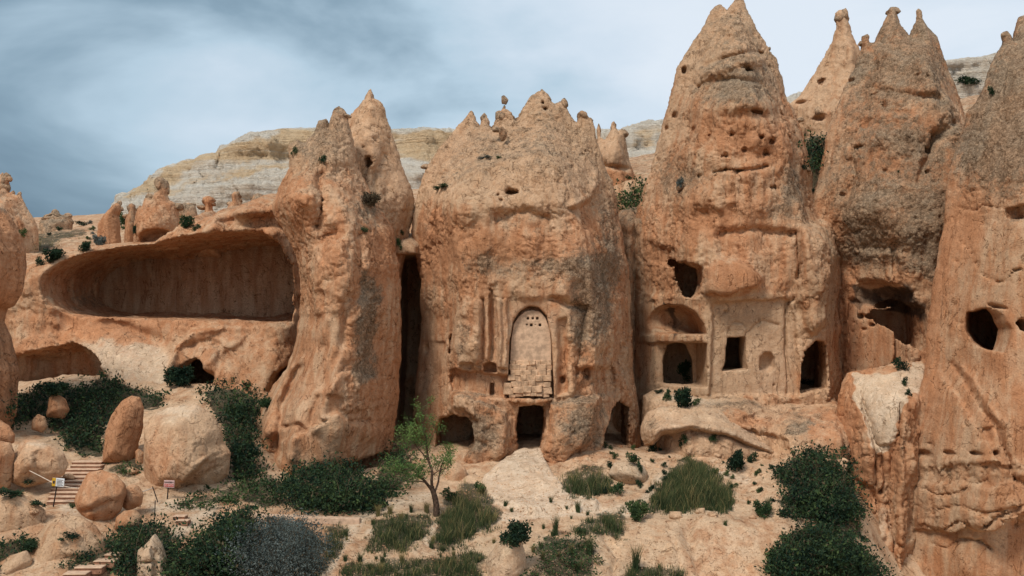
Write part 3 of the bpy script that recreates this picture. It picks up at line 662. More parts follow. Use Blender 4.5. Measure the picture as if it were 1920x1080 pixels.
# ---- twin-horned tower
holes4=[(1616,593,6,6,.5),(1632,593,6,6,.5),(1648,594,6,6,.5),(1664,594,7,6,.6),(1680,595,8,7,.7),(1620,617,5,3,.3),(1634,610,5,4,.3),(1602,605,3,3,.2),(1598,622,3,3,.2),(1640,176,5,4,.4),(1740,142,4,4,.3),(1720,140,5,4,.3),(1660,195,4,10,.5),(1596,150,7,5,.5),(1740,283,8,7,.4),(1660,320,6,6,.3),(1610,275,9,5,.5),(1740,322,5,6,.4),(1580,365,6,5,.3),(1560,100,4,4,.3),(1622,230,8,15,.3)]
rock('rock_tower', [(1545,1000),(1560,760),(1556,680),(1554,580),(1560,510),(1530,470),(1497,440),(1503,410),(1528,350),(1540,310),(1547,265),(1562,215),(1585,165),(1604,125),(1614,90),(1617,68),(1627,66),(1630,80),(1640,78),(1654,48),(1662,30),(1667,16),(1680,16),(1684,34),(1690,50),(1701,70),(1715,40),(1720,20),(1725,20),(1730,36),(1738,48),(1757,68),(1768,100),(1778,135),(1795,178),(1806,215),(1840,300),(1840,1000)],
     55.5, 4.7, 3.0, 'grey lichened tower with two horn tips and a dark alcove halfway up', 'rock tower', capst=[(1674,22,24,18),(1723,25,11,18),(1622,72,14,14),(1614,82,10,10),(1800,200,6,6)], calm=[[(1590,575),(1700,575),(1700,690),(1590,690)]],
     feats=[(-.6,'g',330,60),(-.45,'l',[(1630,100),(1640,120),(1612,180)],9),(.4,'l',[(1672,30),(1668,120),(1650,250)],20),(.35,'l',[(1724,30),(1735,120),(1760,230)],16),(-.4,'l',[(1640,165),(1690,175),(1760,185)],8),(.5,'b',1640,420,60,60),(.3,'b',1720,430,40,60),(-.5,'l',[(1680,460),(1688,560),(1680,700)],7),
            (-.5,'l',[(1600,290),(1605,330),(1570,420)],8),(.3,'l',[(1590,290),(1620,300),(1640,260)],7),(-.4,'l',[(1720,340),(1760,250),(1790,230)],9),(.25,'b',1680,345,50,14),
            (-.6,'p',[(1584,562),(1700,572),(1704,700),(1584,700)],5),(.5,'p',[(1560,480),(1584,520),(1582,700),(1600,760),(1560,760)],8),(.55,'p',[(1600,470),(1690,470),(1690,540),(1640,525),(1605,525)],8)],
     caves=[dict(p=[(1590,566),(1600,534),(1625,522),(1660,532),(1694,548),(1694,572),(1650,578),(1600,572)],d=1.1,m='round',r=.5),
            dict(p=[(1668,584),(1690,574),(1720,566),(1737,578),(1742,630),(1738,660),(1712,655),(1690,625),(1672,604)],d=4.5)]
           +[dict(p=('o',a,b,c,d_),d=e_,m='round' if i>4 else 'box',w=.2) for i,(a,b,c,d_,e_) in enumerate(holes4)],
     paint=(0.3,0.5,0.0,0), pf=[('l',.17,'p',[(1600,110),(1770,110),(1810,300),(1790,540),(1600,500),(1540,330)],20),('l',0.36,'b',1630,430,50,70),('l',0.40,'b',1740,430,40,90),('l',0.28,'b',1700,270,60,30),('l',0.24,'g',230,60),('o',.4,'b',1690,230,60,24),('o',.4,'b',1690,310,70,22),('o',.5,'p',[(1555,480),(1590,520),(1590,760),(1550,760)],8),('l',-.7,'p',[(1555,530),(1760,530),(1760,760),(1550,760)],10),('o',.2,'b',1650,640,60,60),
           ('d',.8,'p',[(1590,530),(1700,535),(1740,570),(1740,600),(1690,590),(1600,572)],8),('d',.45,'b',1700,640,25,40),('d',.3,'b',1690,490,10,60),('d',.2,'b',1530,560,20,30)],  # alcove band under the overhang painted darker
     h=0.06, pits=.02)
rock('rock_buttress', [(1562,1120),(1566,800),(1575,740),(1590,700),(1640,688),(1736,678),(1740,720),(1722,780),(1712,860),(1714,1120)],
     50, 3.6, 1.9, 'tapering rock buttress with a bare pale slab on top beneath the alcove', 'rock buttress',
     calm=[[(1602,700),(1735,685),(1730,735),(1690,770),(1670,830),(1640,840),(1618,790)]], feats=[(.5,'p',[(1570,700),(1604,715),(1640,850),(1660,1000),(1650,1100),(1560,1100)],9),(-.45,'l',[(1612,740),(1640,830),(1655,900),(1640,960)],6),(-.35,'p',[(1640,835),(1672,830),(1668,1000),(1640,1000)],4),(.25,'p',[(1640,850),(1665,850),(1665,940),(1642,940)],3),(-.4,'l',[(1690,760),(1676,860),(1672,1080)],5),(.3,'l',[(1700,760),(1690,860),(1684,1080)],7),(-.5,'p',[(1606,900),(1640,915),(1650,985),(1625,980)],5),(-.3,'g',800,690)],
     caves=[dict(p=('o',1575,779,2,2),d=.2,m='round'),dict(p=('o',1686,1025,6,5),d=.4,m='round')],
     paint=(.0,.6,.0,0), pf=[('p',1.2,'p',[(1602,700),(1735,685),(1730,735),(1690,770),(1670,830),(1640,840),(1618,790)],7),('o',.3,'b',1600,850,30,120),('p',.35,'b',1660,950,25,120),('l',0.24,'b',1655,880,20,40),('p',.5,'b',1640,1000,30,40)],
     h=0.055, flake=.08, rill=2.2)
rock('rock_wall', [(1676,1160),(1684,1000),(1692,930),(1702,850),(1716,760),(1736,690),(1742,600),(1748,540),(1762,470),(1772,400),(1782,330),(1800,262),(1812,212),(1832,190),(1850,145),(1866,105),(1876,84),(1880,62),(1888,57),(1895,76),(1903,55),(1911,33),(1926,28),(1942,50),(1990,150),(2070,300),(2160,500),(2210,1160)],
     48, 4.2, 2.6, 'shaded rock wall with one jagged round hole and a long overhanging crack', 'rock wall', capst=[(1885,68,18,18),(1918,42,20,22)], calm=[[(1745,420),(1930,420),(1930,860),(1710,860)],[(1690,990),(1930,990),(1930,1090),(1690,1090)]],
     feats=[(-.6,'g',420,120),(.3,'p',[(1690,700),(1760,690),(1880,870),(1920,960),(1920,940),(1870,965),(1845,990),(1800,978),(1775,992),(1690,976)],4),
            (-.85,'p',[(1660,982),(1740,988),(1775,996),(1800,980),(1822,990),(1845,992),(1880,964),(1925,942),(2200,800),(2200,1200),(1660,1200)],4),
            (-.5,'p',[(1700,892),(1720,880),(1750,880),(1762,890),(1780,870),(1795,866),(1812,876),(1815,868),(1895,866),(1905,900),(1860,915),(1800,908),(1750,905),(1705,905)],5),
            (-.28,'p',[(1836,802),(1860,800),(1862,826),(1836,828)],2.5),(-.4,'l',[(1784,682),(1812,715),(1840,765),(1868,800),(1885,850),(1905,880)],6),(.25,'l',[(1796,682),(1824,712),(1852,762),(1880,795)],7),
            (-.35,'l',[(1795,450),(1812,464),(1826,482),(1838,512),(1852,522),(1868,530),(1884,526),(1898,508),(1915,506)],2.6),(-.3,'l',[(1776,478),(1790,490),(1800,492)],2.4),(-.3,'l',[(1778,582),(1786,600),(1800,606),(1815,604)],2.2),(-.3,'l',[(1860,570),(1884,578)],2.4),(-.3,'l',[(1870,598),(1890,610)],2.4),
            (-.35,'l',[(1798,390),(1830,396),(1842,384),(1896,392)],2.6),(-.3,'l',[(1690,918),(1720,914),(1760,930),(1800,925),(1850,900)],2.4),(-.25,'l',[(1760,955),(1800,950),(1850,960),(1900,950)],2.4),(-.3,'l',[(1740,1015),(1780,1028),(1800,1012),(1840,1016),(1860,1030)],2.4),(-.2,'l',[(1690,1050),(1730,1080)],3),(-.25,'l',[(1830,960),(1880,975)],2),
            (.4,'l',[(1800,270),(1850,200),(1880,120)],14),(-.4,'l',[(1890,90),(1880,160),(1890,230)],8),(.4,'p',[(1900,860),(1925,880),(1925,900),(1890,890)],5)],
     caves=[dict(p=[(1815,602),(1817,582),(1828,584),(1838,581),(1855,576),(1868,590),(1872,604),(1879,616),(1876,640),(1868,661),(1850,656),(1830,642),(1817,622)],d=5,w=.6,sx=.45,t=0),
            dict(p=[(1906,606),(1914,596),(1935,600),(1932,626),(1916,620)],d=1.5),dict(p=[(1896,388),(1925,380),(1930,412),(1900,412)],d=.8),dict(p=[(1862,575),(1858,566),(1866,568),(1876,572),(1885,579),(1872,578)],d=.5)]
           +[dict(p=('o',a,b,c,d_),d=e_,m='round') for a,b,c,d_,e_ in [(1735,852,9,8,.7),(1782,850,8,6,.6),(1830,850,8,5,.6),(1868,850,7,6,.6),(1746,833,4,4,.4),(1686,950,4,5,.3),(1710,820,2,3,.2)]],
     paint=(.10,.55,-.1,0.12), pf=[('l',.16,'p',[(1830,190),(1940,40),(2100,500),(1830,420),(1780,380)],20),('l',0.44,'g',420,260),('o',.4,'b',1800,420,40,70),('l',0.24,'b',1870,300,50,80),('d',.3,'b',1895,380,30,60),('o',.25,'b',1740,640,25,140),('d',.25,'b',1880,820,20,40)],  # brown rock, with the wall's shade also put into its base colour
     h=0.065, flake=.03, pits=.02)
# ---- spires behind
rock('rock_spire', [(1470,520),(1478,195),(1500,180),(1520,150),(1545,105),(1560,72),(1567,48),(1565,26),(1574,18),(1587,19),(1590,42),(1600,72),(1612,97),(1625,140),(1650,300),(1660,520)],
     66, 3.6, 2.8, 'smooth tan spire with a knobbed tip behind the grey twin-horned tower', 'rock spire', capst=[(1577,34,26,30),(1585,58,9,9),(1534,208,16,16,-2),(1500,225,14,10,-2)], caves=[dict(p=('o',1540,155,5,8),d=.5,m='round'),dict(p=('o',1502,190,10,5),d=.6,m='round'),dict(p=('o',1545,150,4,6),d=.5,m='round'),dict(p=('o',1536,220,12,8),d=.6,m='round')],
     paint=(.1,.25,.2,0), h=.09, pits=.04)
rock('rock_spire', [(1095,520),(1105,300),(1112,272),(1119,262),(1119,238),(1123,234),(1127,240),(1127,258),(1134,262),(1144,246),(1147,229),(1153,226),(1156,240),(1160,246),(1166,240),(1173,245),(1173,258),(1180,300),(1190,330),(1200,350),(1225,520)],
     63, 2.8, 2.2, 'small knobbly spire with a dark ball on top behind the central rock', 'rock spire', capst=[(1150,238,10,20),(1167,252,20,18),(1162,262,10,16),(1123,243,8,20),(1118,264,12,8),(1127,266,7,6)],
     feats=[(-.4,'l',[(1130,312),(1180,318)],4),(.3,'b',1150,290,25,20)], paint=(.1,.2,.2,0), pf=[('o',.6,'g',310,330),('l',0.40,'b',1168,250,8,10)], h=.08, warp=.5)
# ---- the cliff with the great open cave
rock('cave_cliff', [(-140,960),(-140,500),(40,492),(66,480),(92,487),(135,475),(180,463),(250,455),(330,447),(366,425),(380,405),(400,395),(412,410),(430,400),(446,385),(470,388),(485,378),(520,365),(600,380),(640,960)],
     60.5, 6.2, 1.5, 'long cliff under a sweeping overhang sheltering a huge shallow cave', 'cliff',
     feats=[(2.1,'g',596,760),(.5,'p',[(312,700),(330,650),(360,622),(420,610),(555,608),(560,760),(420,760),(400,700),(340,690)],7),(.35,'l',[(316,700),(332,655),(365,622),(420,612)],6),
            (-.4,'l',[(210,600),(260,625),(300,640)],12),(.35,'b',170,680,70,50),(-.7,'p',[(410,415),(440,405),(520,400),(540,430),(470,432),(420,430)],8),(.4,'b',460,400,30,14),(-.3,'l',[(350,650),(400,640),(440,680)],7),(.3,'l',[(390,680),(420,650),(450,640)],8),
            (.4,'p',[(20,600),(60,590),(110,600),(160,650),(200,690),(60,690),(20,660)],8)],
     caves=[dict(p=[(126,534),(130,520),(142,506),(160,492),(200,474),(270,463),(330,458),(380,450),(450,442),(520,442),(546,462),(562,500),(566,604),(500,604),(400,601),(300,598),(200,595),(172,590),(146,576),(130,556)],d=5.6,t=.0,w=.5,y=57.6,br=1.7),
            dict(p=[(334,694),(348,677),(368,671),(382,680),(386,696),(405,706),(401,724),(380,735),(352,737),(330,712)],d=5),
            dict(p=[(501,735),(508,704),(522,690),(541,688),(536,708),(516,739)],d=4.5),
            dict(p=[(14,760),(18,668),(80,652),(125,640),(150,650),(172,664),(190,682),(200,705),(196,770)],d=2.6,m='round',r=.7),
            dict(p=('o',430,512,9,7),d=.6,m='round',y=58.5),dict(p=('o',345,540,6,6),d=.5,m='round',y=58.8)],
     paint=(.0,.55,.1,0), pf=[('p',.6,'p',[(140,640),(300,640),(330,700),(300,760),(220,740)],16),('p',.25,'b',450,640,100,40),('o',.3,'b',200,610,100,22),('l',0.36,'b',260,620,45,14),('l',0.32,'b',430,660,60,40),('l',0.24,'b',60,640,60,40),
           ('d',.42,'b',300,500,120,26),('d',.45,'b',500,540,45,50),('l',.42,'p',[(110,500),(330,450),(560,450),(560,585),(130,575)],8),('p',.35,'b',410,530,18,45),('d',.2,'b',60,700,60,30),('l',0.28,'b',440,385,60,12)],  # sooty ceiling, brown wall; shade of cave and low arch put into colour
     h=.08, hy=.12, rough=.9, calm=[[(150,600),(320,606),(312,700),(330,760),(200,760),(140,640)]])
rock('rock_outcrop', [(-160,960),(-160,400),(-20,385),(8,392),(26,412),(38,440),(46,480),(47,510),(42,545),(28,572),(8,580),(4,600),(18,640),(32,700),(30,770),(12,830),(8,960)],
     46.5, 2.6, 1.6, 'dark orange rock shoulder cut off by the edge of the picture', 'rock',
     feats=[(-.6,'p',[(-160,578),(60,578),(60,640),(-160,640)],4)], paint=(.05,.85,0,.1), pf=[('d',.4,'g',560,640),('l',0.40,'g',440,380)], h=.06)
rock('rock_spire', [(-70,520),(-60,345),(-20,335),(-6,350),(2,356),(0,345),(-4,335),(2,324),(6,322),(8,330),(14,330),(21,333),(17,342),(15,353),(19,362),(24,356),(27,364),(36,366),(39,359),(41,368),(46,380),(56,400),(64,415),(70,432),(76,520)],
     63, 2.4, 2.0, 'reddish spire carrying a dark anvil-shaped cap at the far end of the cliff', 'rock spire', capst=[(8,352,22,26),(10,333,16,20),(18,336,10,10),(-6,350,20,14),(24,361,8,8),(36,365,8,10)], paint=(.15,.5,0,0), pf=[('d',.5,'b',6,340,14,14),('l',0.40,'b',6,345,14,18)], h=.07, warp=.35)
rock('rock_outcrop', [(60,520),(74,428),(76,412),(88,409),(88,402),(100,402),(100,395),(106,393),(111,398),(114,403),(120,402),(134,404),(136,420),(134,430),(150,520)],
     76, 1.5, 1.2, 'low stack of grey weathered stones on the far skyline', 'rock', capst=[(92,409,24,14),(104,398,14,12),(106,405,30,10),(84,418,20,14),(126,412,20,20),(128,404,16,10)], paint=(.5,.3,0,0), h=.07, warp=.4, feats=[(-.3,'l',[(78,410),(100,410),(134,412)],2.5)])
# ---- small hoodoos on the cliff top
rock('hoodoo', [(250,468),(252,420),(256,398),(262,384),(268,388),(272,372),(280,368),(286,372),(290,360),(298,352),(290,346),(290,338),(298,334),(306,333),(316,340),(318,356),(314,366),(318,376),(330,380),(334,392),(338,420),(338,468)],
     58.5, 1.7, 1.3, 'hoodoo with a knotted head-like cap above a shallow dark arch', 'hoodoo', capst=[(303,348,26,26),(297,342,14,18),(313,356,12,20),(282,372,16,16),(278,380,10,18),(320,386,26,12),(336,388,16,14),(264,392,16,10)],
     caves=[dict(p=[(256,452),(262,438),(276,430),(292,427),(312,430),(328,438),(333,450),(320,456),(262,456)],d=.9,m='round')],
     paint=(.25,.5,.0,0), pf=[('l',0.56,'b',304,345,12,10),('d',.35,'b',304,345,12,10),('d',.3,'b',296,440,30,12)], h=.05, warp=.4)
CPS = {'little hoodoo with a brown ball cap close beside the head-capped one': (247, 391, 16, 14), 'leaning orange pinnacle with a dark nose on the slope': (222, 384, 12, 14), 'stubby hoodoo with a flat brown mushroom cap': (391, 375, 24, 14), 'hoodoo with a small round grey ball on top': (443, 368, 17, 16), 'lumpy grey-topped outcrop close against the fluted pillar': (484, 372, 24, 14), 'low rough outcrop between two hoodoos behind a green bush': (352, 386, 26, 12)}
for pl, yy, lab, pt in [
    ([(232,482),(236,410),(244,392),(242,388),(240,384),(246,380),(254,384),(256,396),(262,420),(262,482)], 60, 'little hoodoo with a brown ball cap close beside the head-capped one', (.4,.5,0,.1)),
    ([(180,482),(186,420),(196,404),(205,394),(212,386),(219,380),(227,384),(228,394),(222,404),(226,420),(230,482)], 62, 'leaning orange pinnacle with a dark nose on the slope', (.2,.75,0,.0)),
    ([(372,482),(378,410),(384,396),(385,386),(379,380),(381,370),(391,367),(402,372),(402,382),(398,388),(400,400),(412,420),(416,482)], 61, 'stubby hoodoo with a flat brown mushroom cap', (.15,.45,0,0)),
    ([(420,482),(424,396),(430,384),(436,378),(435,364),(441,358),(449,362),(450,374),(456,386),(470,400),(472,482)], 62.5, 'hoodoo with a small round grey ball on top', (.2,.35,.1,0)),
    ([(462,482),(466,385),(472,374),(476,364),(486,362),(497,366),(502,378),(512,386),(516,482)], 62.5, 'lumpy grey-topped outcrop close against the fluted pillar', (.5,.4,0,0)),
    ([(330,482),(334,400),(338,386),(345,380),(356,382),(366,386),(370,400),(374,482)], 63, 'low rough outcrop between two hoodoos behind a green bush', (.5,.4,0,0))]:
    rock('hoodoo', pl, yy, 1.0, .7, lab, 'hoodoo', capst=[(CPS[lab][0], CPS[lab][1], CPS[lab][2], CPS[lab][3]), (CPS[lab][0] + 6, CPS[lab][1] + 8, CPS[lab][2] * .6, CPS[lab][3] * .6), (CPS[lab][0] - 12, CPS[lab][1] + 14, CPS[lab][2] * .7, CPS[lab][3] * .6)], paint=pt, h=.05, warp=.35, rough=.8, group='hoodoos on the cliff top')
# ---- rock foundation and curved slab below the carved facade
rock('rock_ledge', [(1204,1000),(1204,760),(1206,742),(1240,728),(1330,734),(1380,728),(1420,738),(1500,742),(1562,742),(1585,790),(1600,1000)],
     53, 3.6, 1.6, 'stepped tan rock ledge below the carved facade', 'rock ledge',
     feats=[(1.0,'g',760,860),(-.5,'p',[(1330,790),(1470,820),(1480,850),(1440,850),(1400,830),(1330,805)],6),(.5,'p',[(1460,850),(1470,800),(1500,770),(1570,760),(1580,880),(1460,880)],9),(.4,'p',[(1340,742),(1400,740),(1440,770),(1380,790),(1340,770)],6)],
     paint=(.1,.3,.35,0), pf=[('l',0.40,'b',1380,758,60,14),('l',0.36,'b',1500,800,40,30),('o',.4,'b',1390,790,60,16),('o',.45,'b',1550,820,40,50),('p',.4,'b',1300,750,80,14)], h=.06)
rock('rock_slab', [(1206,834),(1200,800),(1212,775),(1240,762),(1300,760),(1350,770),(1400,796),(1440,820),(1474,846),(1462,866),(1432,858),(1400,844),(1350,826),(1290,816),(1240,820),(1222,836)],
     49.8, 1.4, .8, 'curved pale slab sweeping down below the ledge', 'rock slab', feats=[(.75,'p',[(1190,800),(1300,790),(1380,808),(1460,850),(1460,880),(1190,860)],10)],
     paint=(.05,.2,.5,0), pf=[('l',.4,'b',1220,790,20,20),('l',.3,'b',1360,835,60,12),('o',.3,'l',[(1230,822),(1300,818),(1400,848)],6)], h=.05, warp=1.0, rough=.7, back=3.0, flake=.05, p=1.3)
# ---- boulders
BO='boulders among the shrubs'
def boulder(pts, yy, T, lab, pt=(.1,.4,.1,0), feats=(), pf=(), h=.045, RR=None, flake=.05, rough=.5, cuts=12):
    us=[p_[0] for p_ in pts]; vs=[p_[1] for p_ in pts]
    return rock('boulder', pts, yy, T, RR or T*.85, lab, 'boulder', feats=feats, paint=pt, pf=pf, h=h, warp=.6, rough=rough, flake=flake, p=1.5, rill=.6, back=.8, cuts=cuts)
boulder([(272,925),(270,860),(272,790),(290,765),(320,753),(350,752),(375,760),(400,778),(416,800),(418,830),(432,850),(428,890),(400,915),(360,928),(300,940)], 44, 1.8, 'huge rounded tan boulder standing behind the red warning sign', (.05,.3,.35,0),
        feats=[(-.4,'p',[(340,905),(380,865),(400,850),(440,840),(440,930),(350,935)],4),(.2,'l',[(345,900),(380,862),(430,850)],5),(-.2,'l',[(355,915),(400,880),(430,868)],4),(-.15,'l',[(280,800),(330,790),(400,800)],6)], pf=[('p',.4,'b',330,770,50,20),('o',.3,'b',300,860,30,60),('l',0.32,'b',405,800,14,20),('d',.2,'b',395,885,40,20)])
boulder([(192,870),(198,810),(208,780),(228,752),(246,742),(262,745),(270,765),(269,800),(258,830),(252,866)], 45, .9, 'pointed reddish slab-like boulder leaning upright in the ivy', (.0,.85,0,0), feats=[(-.3,'l',[(262,770),(256,800),(252,840)],5)], pf=[('l',0.40,'b',252,755,10,10)], cuts=0)
boulder([(139,935),(146,900),(165,885),(190,880),(215,888),(232,905),(237,925),(228,955),(210,975),(190,988),(165,975),(146,955)], 40, 1.0, 'round orange boulder beside the foot of the long steps', (.05,.75,.05,0), feats=[(-.2,'l',[(155,960),(190,950),(225,935)],4)])
boulder([(228,950),(232,918),(245,908),(262,910),(269,925),(264,948),(240,958)], 40.6, .5, 'egg-shaped orange boulder wedged beside the round one', (.05,.6,.05,0))
boulder([(216,992),(218,970),(232,958),(252,956),(266,968),(264,985),(240,1000)], 39.3, .5, 'low rounded boulder below the egg-shaped one', (.05,.6,.1,0))
boulder([(36,1100),(44,1060),(66,1010),(90,980),(118,966),(150,968),(178,985),(200,1010),(204,1040),(180,1060),(140,1080),(120,1100)], 38, 1.3, 'broad sloping tan boulder above the lowest steps', (.15,.35,.15,0), pf=[('p',.3,'b',140,990,40,20)])
boulder([(22,905),(26,840),(36,824),(70,826),(98,832),(120,850),(128,870),(118,892),(90,905),(50,915)], 42, 1.1, 'angular tan boulder with a shadowed face beside the long steps', (.05,.4,.3,0), feats=[(-.3,'p',[(60,850),(80,840),(118,860),(115,900),(60,905)],4)], pf=[('p',.4,'b',70,835,40,8)])
boulder([(-40,915),(-40,835),(0,826),(20,830),(28,850),(24,890),(20,915)], 41.6, .9, 'tan boulder half out of frame next to the angular one', (.05,.45,.15,0))
boulder([(-40,840),(-30,792),(0,786),(18,798),(30,815),(26,830),(0,840)], 43, .8, 'reddish boulder half out of frame above the tan one', (.05,.65,.0,0))
boulder([(-40,1010),(-40,940),(0,925),(36,926),(60,940),(84,955),(86,975),(78,995),(40,1008),(0,1015)], 39, .9, 'cracked slab boulder near the lower edge of the long steps', (.1,.3,.2,0), feats=[(-.4,'l',[(38,940),(42,990)],3)])
boulder([(254,1100),(258,1060),(262,1030),(278,1018),(290,1001),(298,1010),(306,1025),(312,1045),(316,1070),(322,1100)], 37.4, .7, 'pale pointed stone poking out of the dark bush', (.05,.1,.6,0), feats=[(-.3,'p',[(284,1020),(300,1030),(300,1100),(284,1100)],3),(-.25,'l',[(260,1055),(290,1058),(310,1045)],3)], RR=.35, h=.035, rough=.7, cuts=0)
boulder([(86,782),(92,745),(104,735),(122,748),(130,768),(118,785)], 47.5, .5, 'small reddish boulder sunk in ivy high on the bank', (.1,.7,0,.05))
boulder([(60,806),(62,782),(72,774),(86,780),(92,800),(80,812)], 46.8, .4, 'small tan boulder sunk in ivy below the reddish one', (.1,.3,.3,0))
boulder([(-20,1110),(-10,1062),(20,1040),(50,1032),(62,1050),(50,1090),(40,1110)], 37, .8, 'tan boulder in the lower corner beside the shrubs', (.2,.3,.1,0))
boulder([(256,900),(254,845),(262,838),(272,850),(272,900)], 44.6, .35, 'small stone lodged between the pointed and the huge boulder', (.1,.7,0,0), h=.035)
boulder([(1138,890),(1150,868),(1175,862),(1205,872),(1218,890),(1214,908),(1190,912),(1160,905)], 46.6, .8, 'smooth pale boulder left of the big grassy mound', (.1,.1,.6,0))
boulder([(904,1110),(912,1050),(930,1020),(955,1002),(975,1010),(985,1040),(992,1110)], 38.4, 1.0, 'pale rounded rock under the dark round shrub', (.15,.1,.55,0))
boulder([(830,905),(836,890),(848,868),(862,862),(874,880),(880,925),(850,935)], 46.8, .5, 'small brown rock at the foot of the speckled buttress', (.25,.5,0,0))
# ================================================================ FAR CLIFF, HILLSIDE, GROUND
rock('cliff_ridge', [(205,520),(207,388),(211,384),(209,356),(234,356),(240,352),(262,338),(285,318),(297,312),(312,303),(322,299),(338,292),(352,290),(356,298),(368,284),(398,280),(402,264),(420,264),(440,252),(470,243),(500,240),(520,236),(590,234),(735,235),(860,236),(1000,238),(1165,234),(1200,222),(1245,216),(1360,200),(1480,180),(1500,168),(1640,130),(1770,105),(1850,97),(1920,80),(2100,60),(2400,40),(2400,520)],
     146, 9, 2.6, fit=6.5, warp=.5, mat=M_RIDGE, kind='structure',
     feats=[(4.8,'p',[(200,388),(300,352),(430,330),(560,318),(700,305),(900,298),(1200,300),(1500,260),(2400,200),(2400,560),(200,560)],26),(-1.2,'l',[(270,338),(272,372)],2.5),(-1.3,'l',[(351,296),(350,330)],2.5),(-1.2,'l',[(412,268),(412,320)],2.5),(-1,'l',[(375,325),(372,345)],2),(-1.2,'l',[(232,357),(234,375)],2),(-2,'h',900,1300)],
     paint=(.05,.1,.35,0), pf=[('o',.75,'p',[(225,372),(300,322),(400,275),(440,262),(520,247),(590,243),(900,247),(900,292),(700,305),(560,318),(440,332),(330,362),(240,378)],7),('o',-.35,'l',[(330,345),(500,300),(860,285)],10),('o',.5,'p',[(1180,250),(1245,238),(1245,262),(1190,275)],7),('l',.5,'l',[(470,240),(600,236),(860,238)],5),('p',.5,'g',325,350),('l',.28,'g',335,370),('l',.25,'p',[(1000,220),(2400,20),(2400,400),(1000,400)],20),('d',.15,'p',[(1700,100),(2400,40),(2400,400),(1700,400)],20)],
     h=.27, hy=.5, ns=3.5, strata=.07, rill=1.6, p=2.6, pits=.02, flake=.12)
def tps(pts, lam=1e-3):
    P = np.array([W(*q) for q in pts]); x = P[:, :2]; n = len(x)
    def U_(r2): return 0.5 * r2 * np.log(r2 + 1e-9)
    r2 = ((x[:, None] - x[None]) ** 2).sum(-1)
    A = np.zeros((n + 3, n + 3)); A[:n, :n] = U_(r2) + lam * np.eye(n); A[:n, n] = 1; A[:n, n + 1:] = x; A[n, :n] = 1; A[n + 1:, :n] = x.T
    sol = np.linalg.solve(A, np.concatenate([P[:, 2], np.zeros(3)]))
    def ev(X, Y):
        r = sol[n] + sol[n + 1] * X + sol[n + 2] * Y
        for i in range(n):
            r = r + sol[i] * U_((X - x[i, 0]) ** 2 + (Y - x[i, 1]) ** 2)
        return r
    return ev
def grid_mesh(name, X, Y, Z, mat, paint, kind='structure', smooth=True):
    nx, ny = X.shape
    v = np.stack([X.ravel(), Y.ravel(), Z.ravel()], 1)
    i = np.arange(nx * ny).reshape(nx, ny)
    q = np.stack([i[:-1, :-1].ravel(), i[1:, :-1].ravel(), i[1:, 1:].ravel(), i[:-1, 1:].ravel()], 1)
    me = make_mesh(name, v, q, smooth, paint)
    return link(name, me, mat, kind=kind)
hs = tps([(-300,470,62),(-100,472,62),(60,480,61.5),(200,466,61.5),(350,448,62),(520,412,63),(60,442,72),(150,428,85),(0,430,85),(300,418,75),(450,398,75),(640,400,66),(800,380,66),(1000,380,66),(1170,352,64),(1210,338,64),(1180,322,74),(1350,330,66),(1525,262,63),(1525,250,75),(1790,235,64),(1800,190,80),(2000,150,70),(150,436,120),(-300,436,120),(400,402,140),(800,390,140),(1200,330,140),(1600,250,140),(2000,200,140),(2400,150,140)], .05)
xs_ = np.concatenate([np.linspace(-90, -31, 30), np.arange(-30.5, 0, .14), np.arange(0, 34, .3), np.linspace(35, 110, 30)])
ys_ = np.concatenate([[61.0, 61.01], np.arange(61.1, 90, .16), np.linspace(91, 165, 40)])
X, Y = np.meshgrid(xs_, ys_, indexing='ij')
Z = hs(X, Y)
g = np.stack([X.ravel(), Y.ravel(), np.zeros(X.size)], 1)
Z += (0.25 * fbm(g, .25, 4) + .06 * fbm(g, 1.4, 3)).reshape(X.shape)
Z[:, 0] = 0.0
U = UC + FP * X / Y; V = VC - FP * (Z - EYE) / Y
pt = np.tile([.25, .5, .15, 0.], (X.size, 1))
pt[:, 0] += .35 * feat(U, V, ('b', 90, 440, 60, 20)).ravel() + .2 * (U.ravel() > 1100)
hill = grid_mesh('hillside', X, Y, Z, M_GROUND, pt)
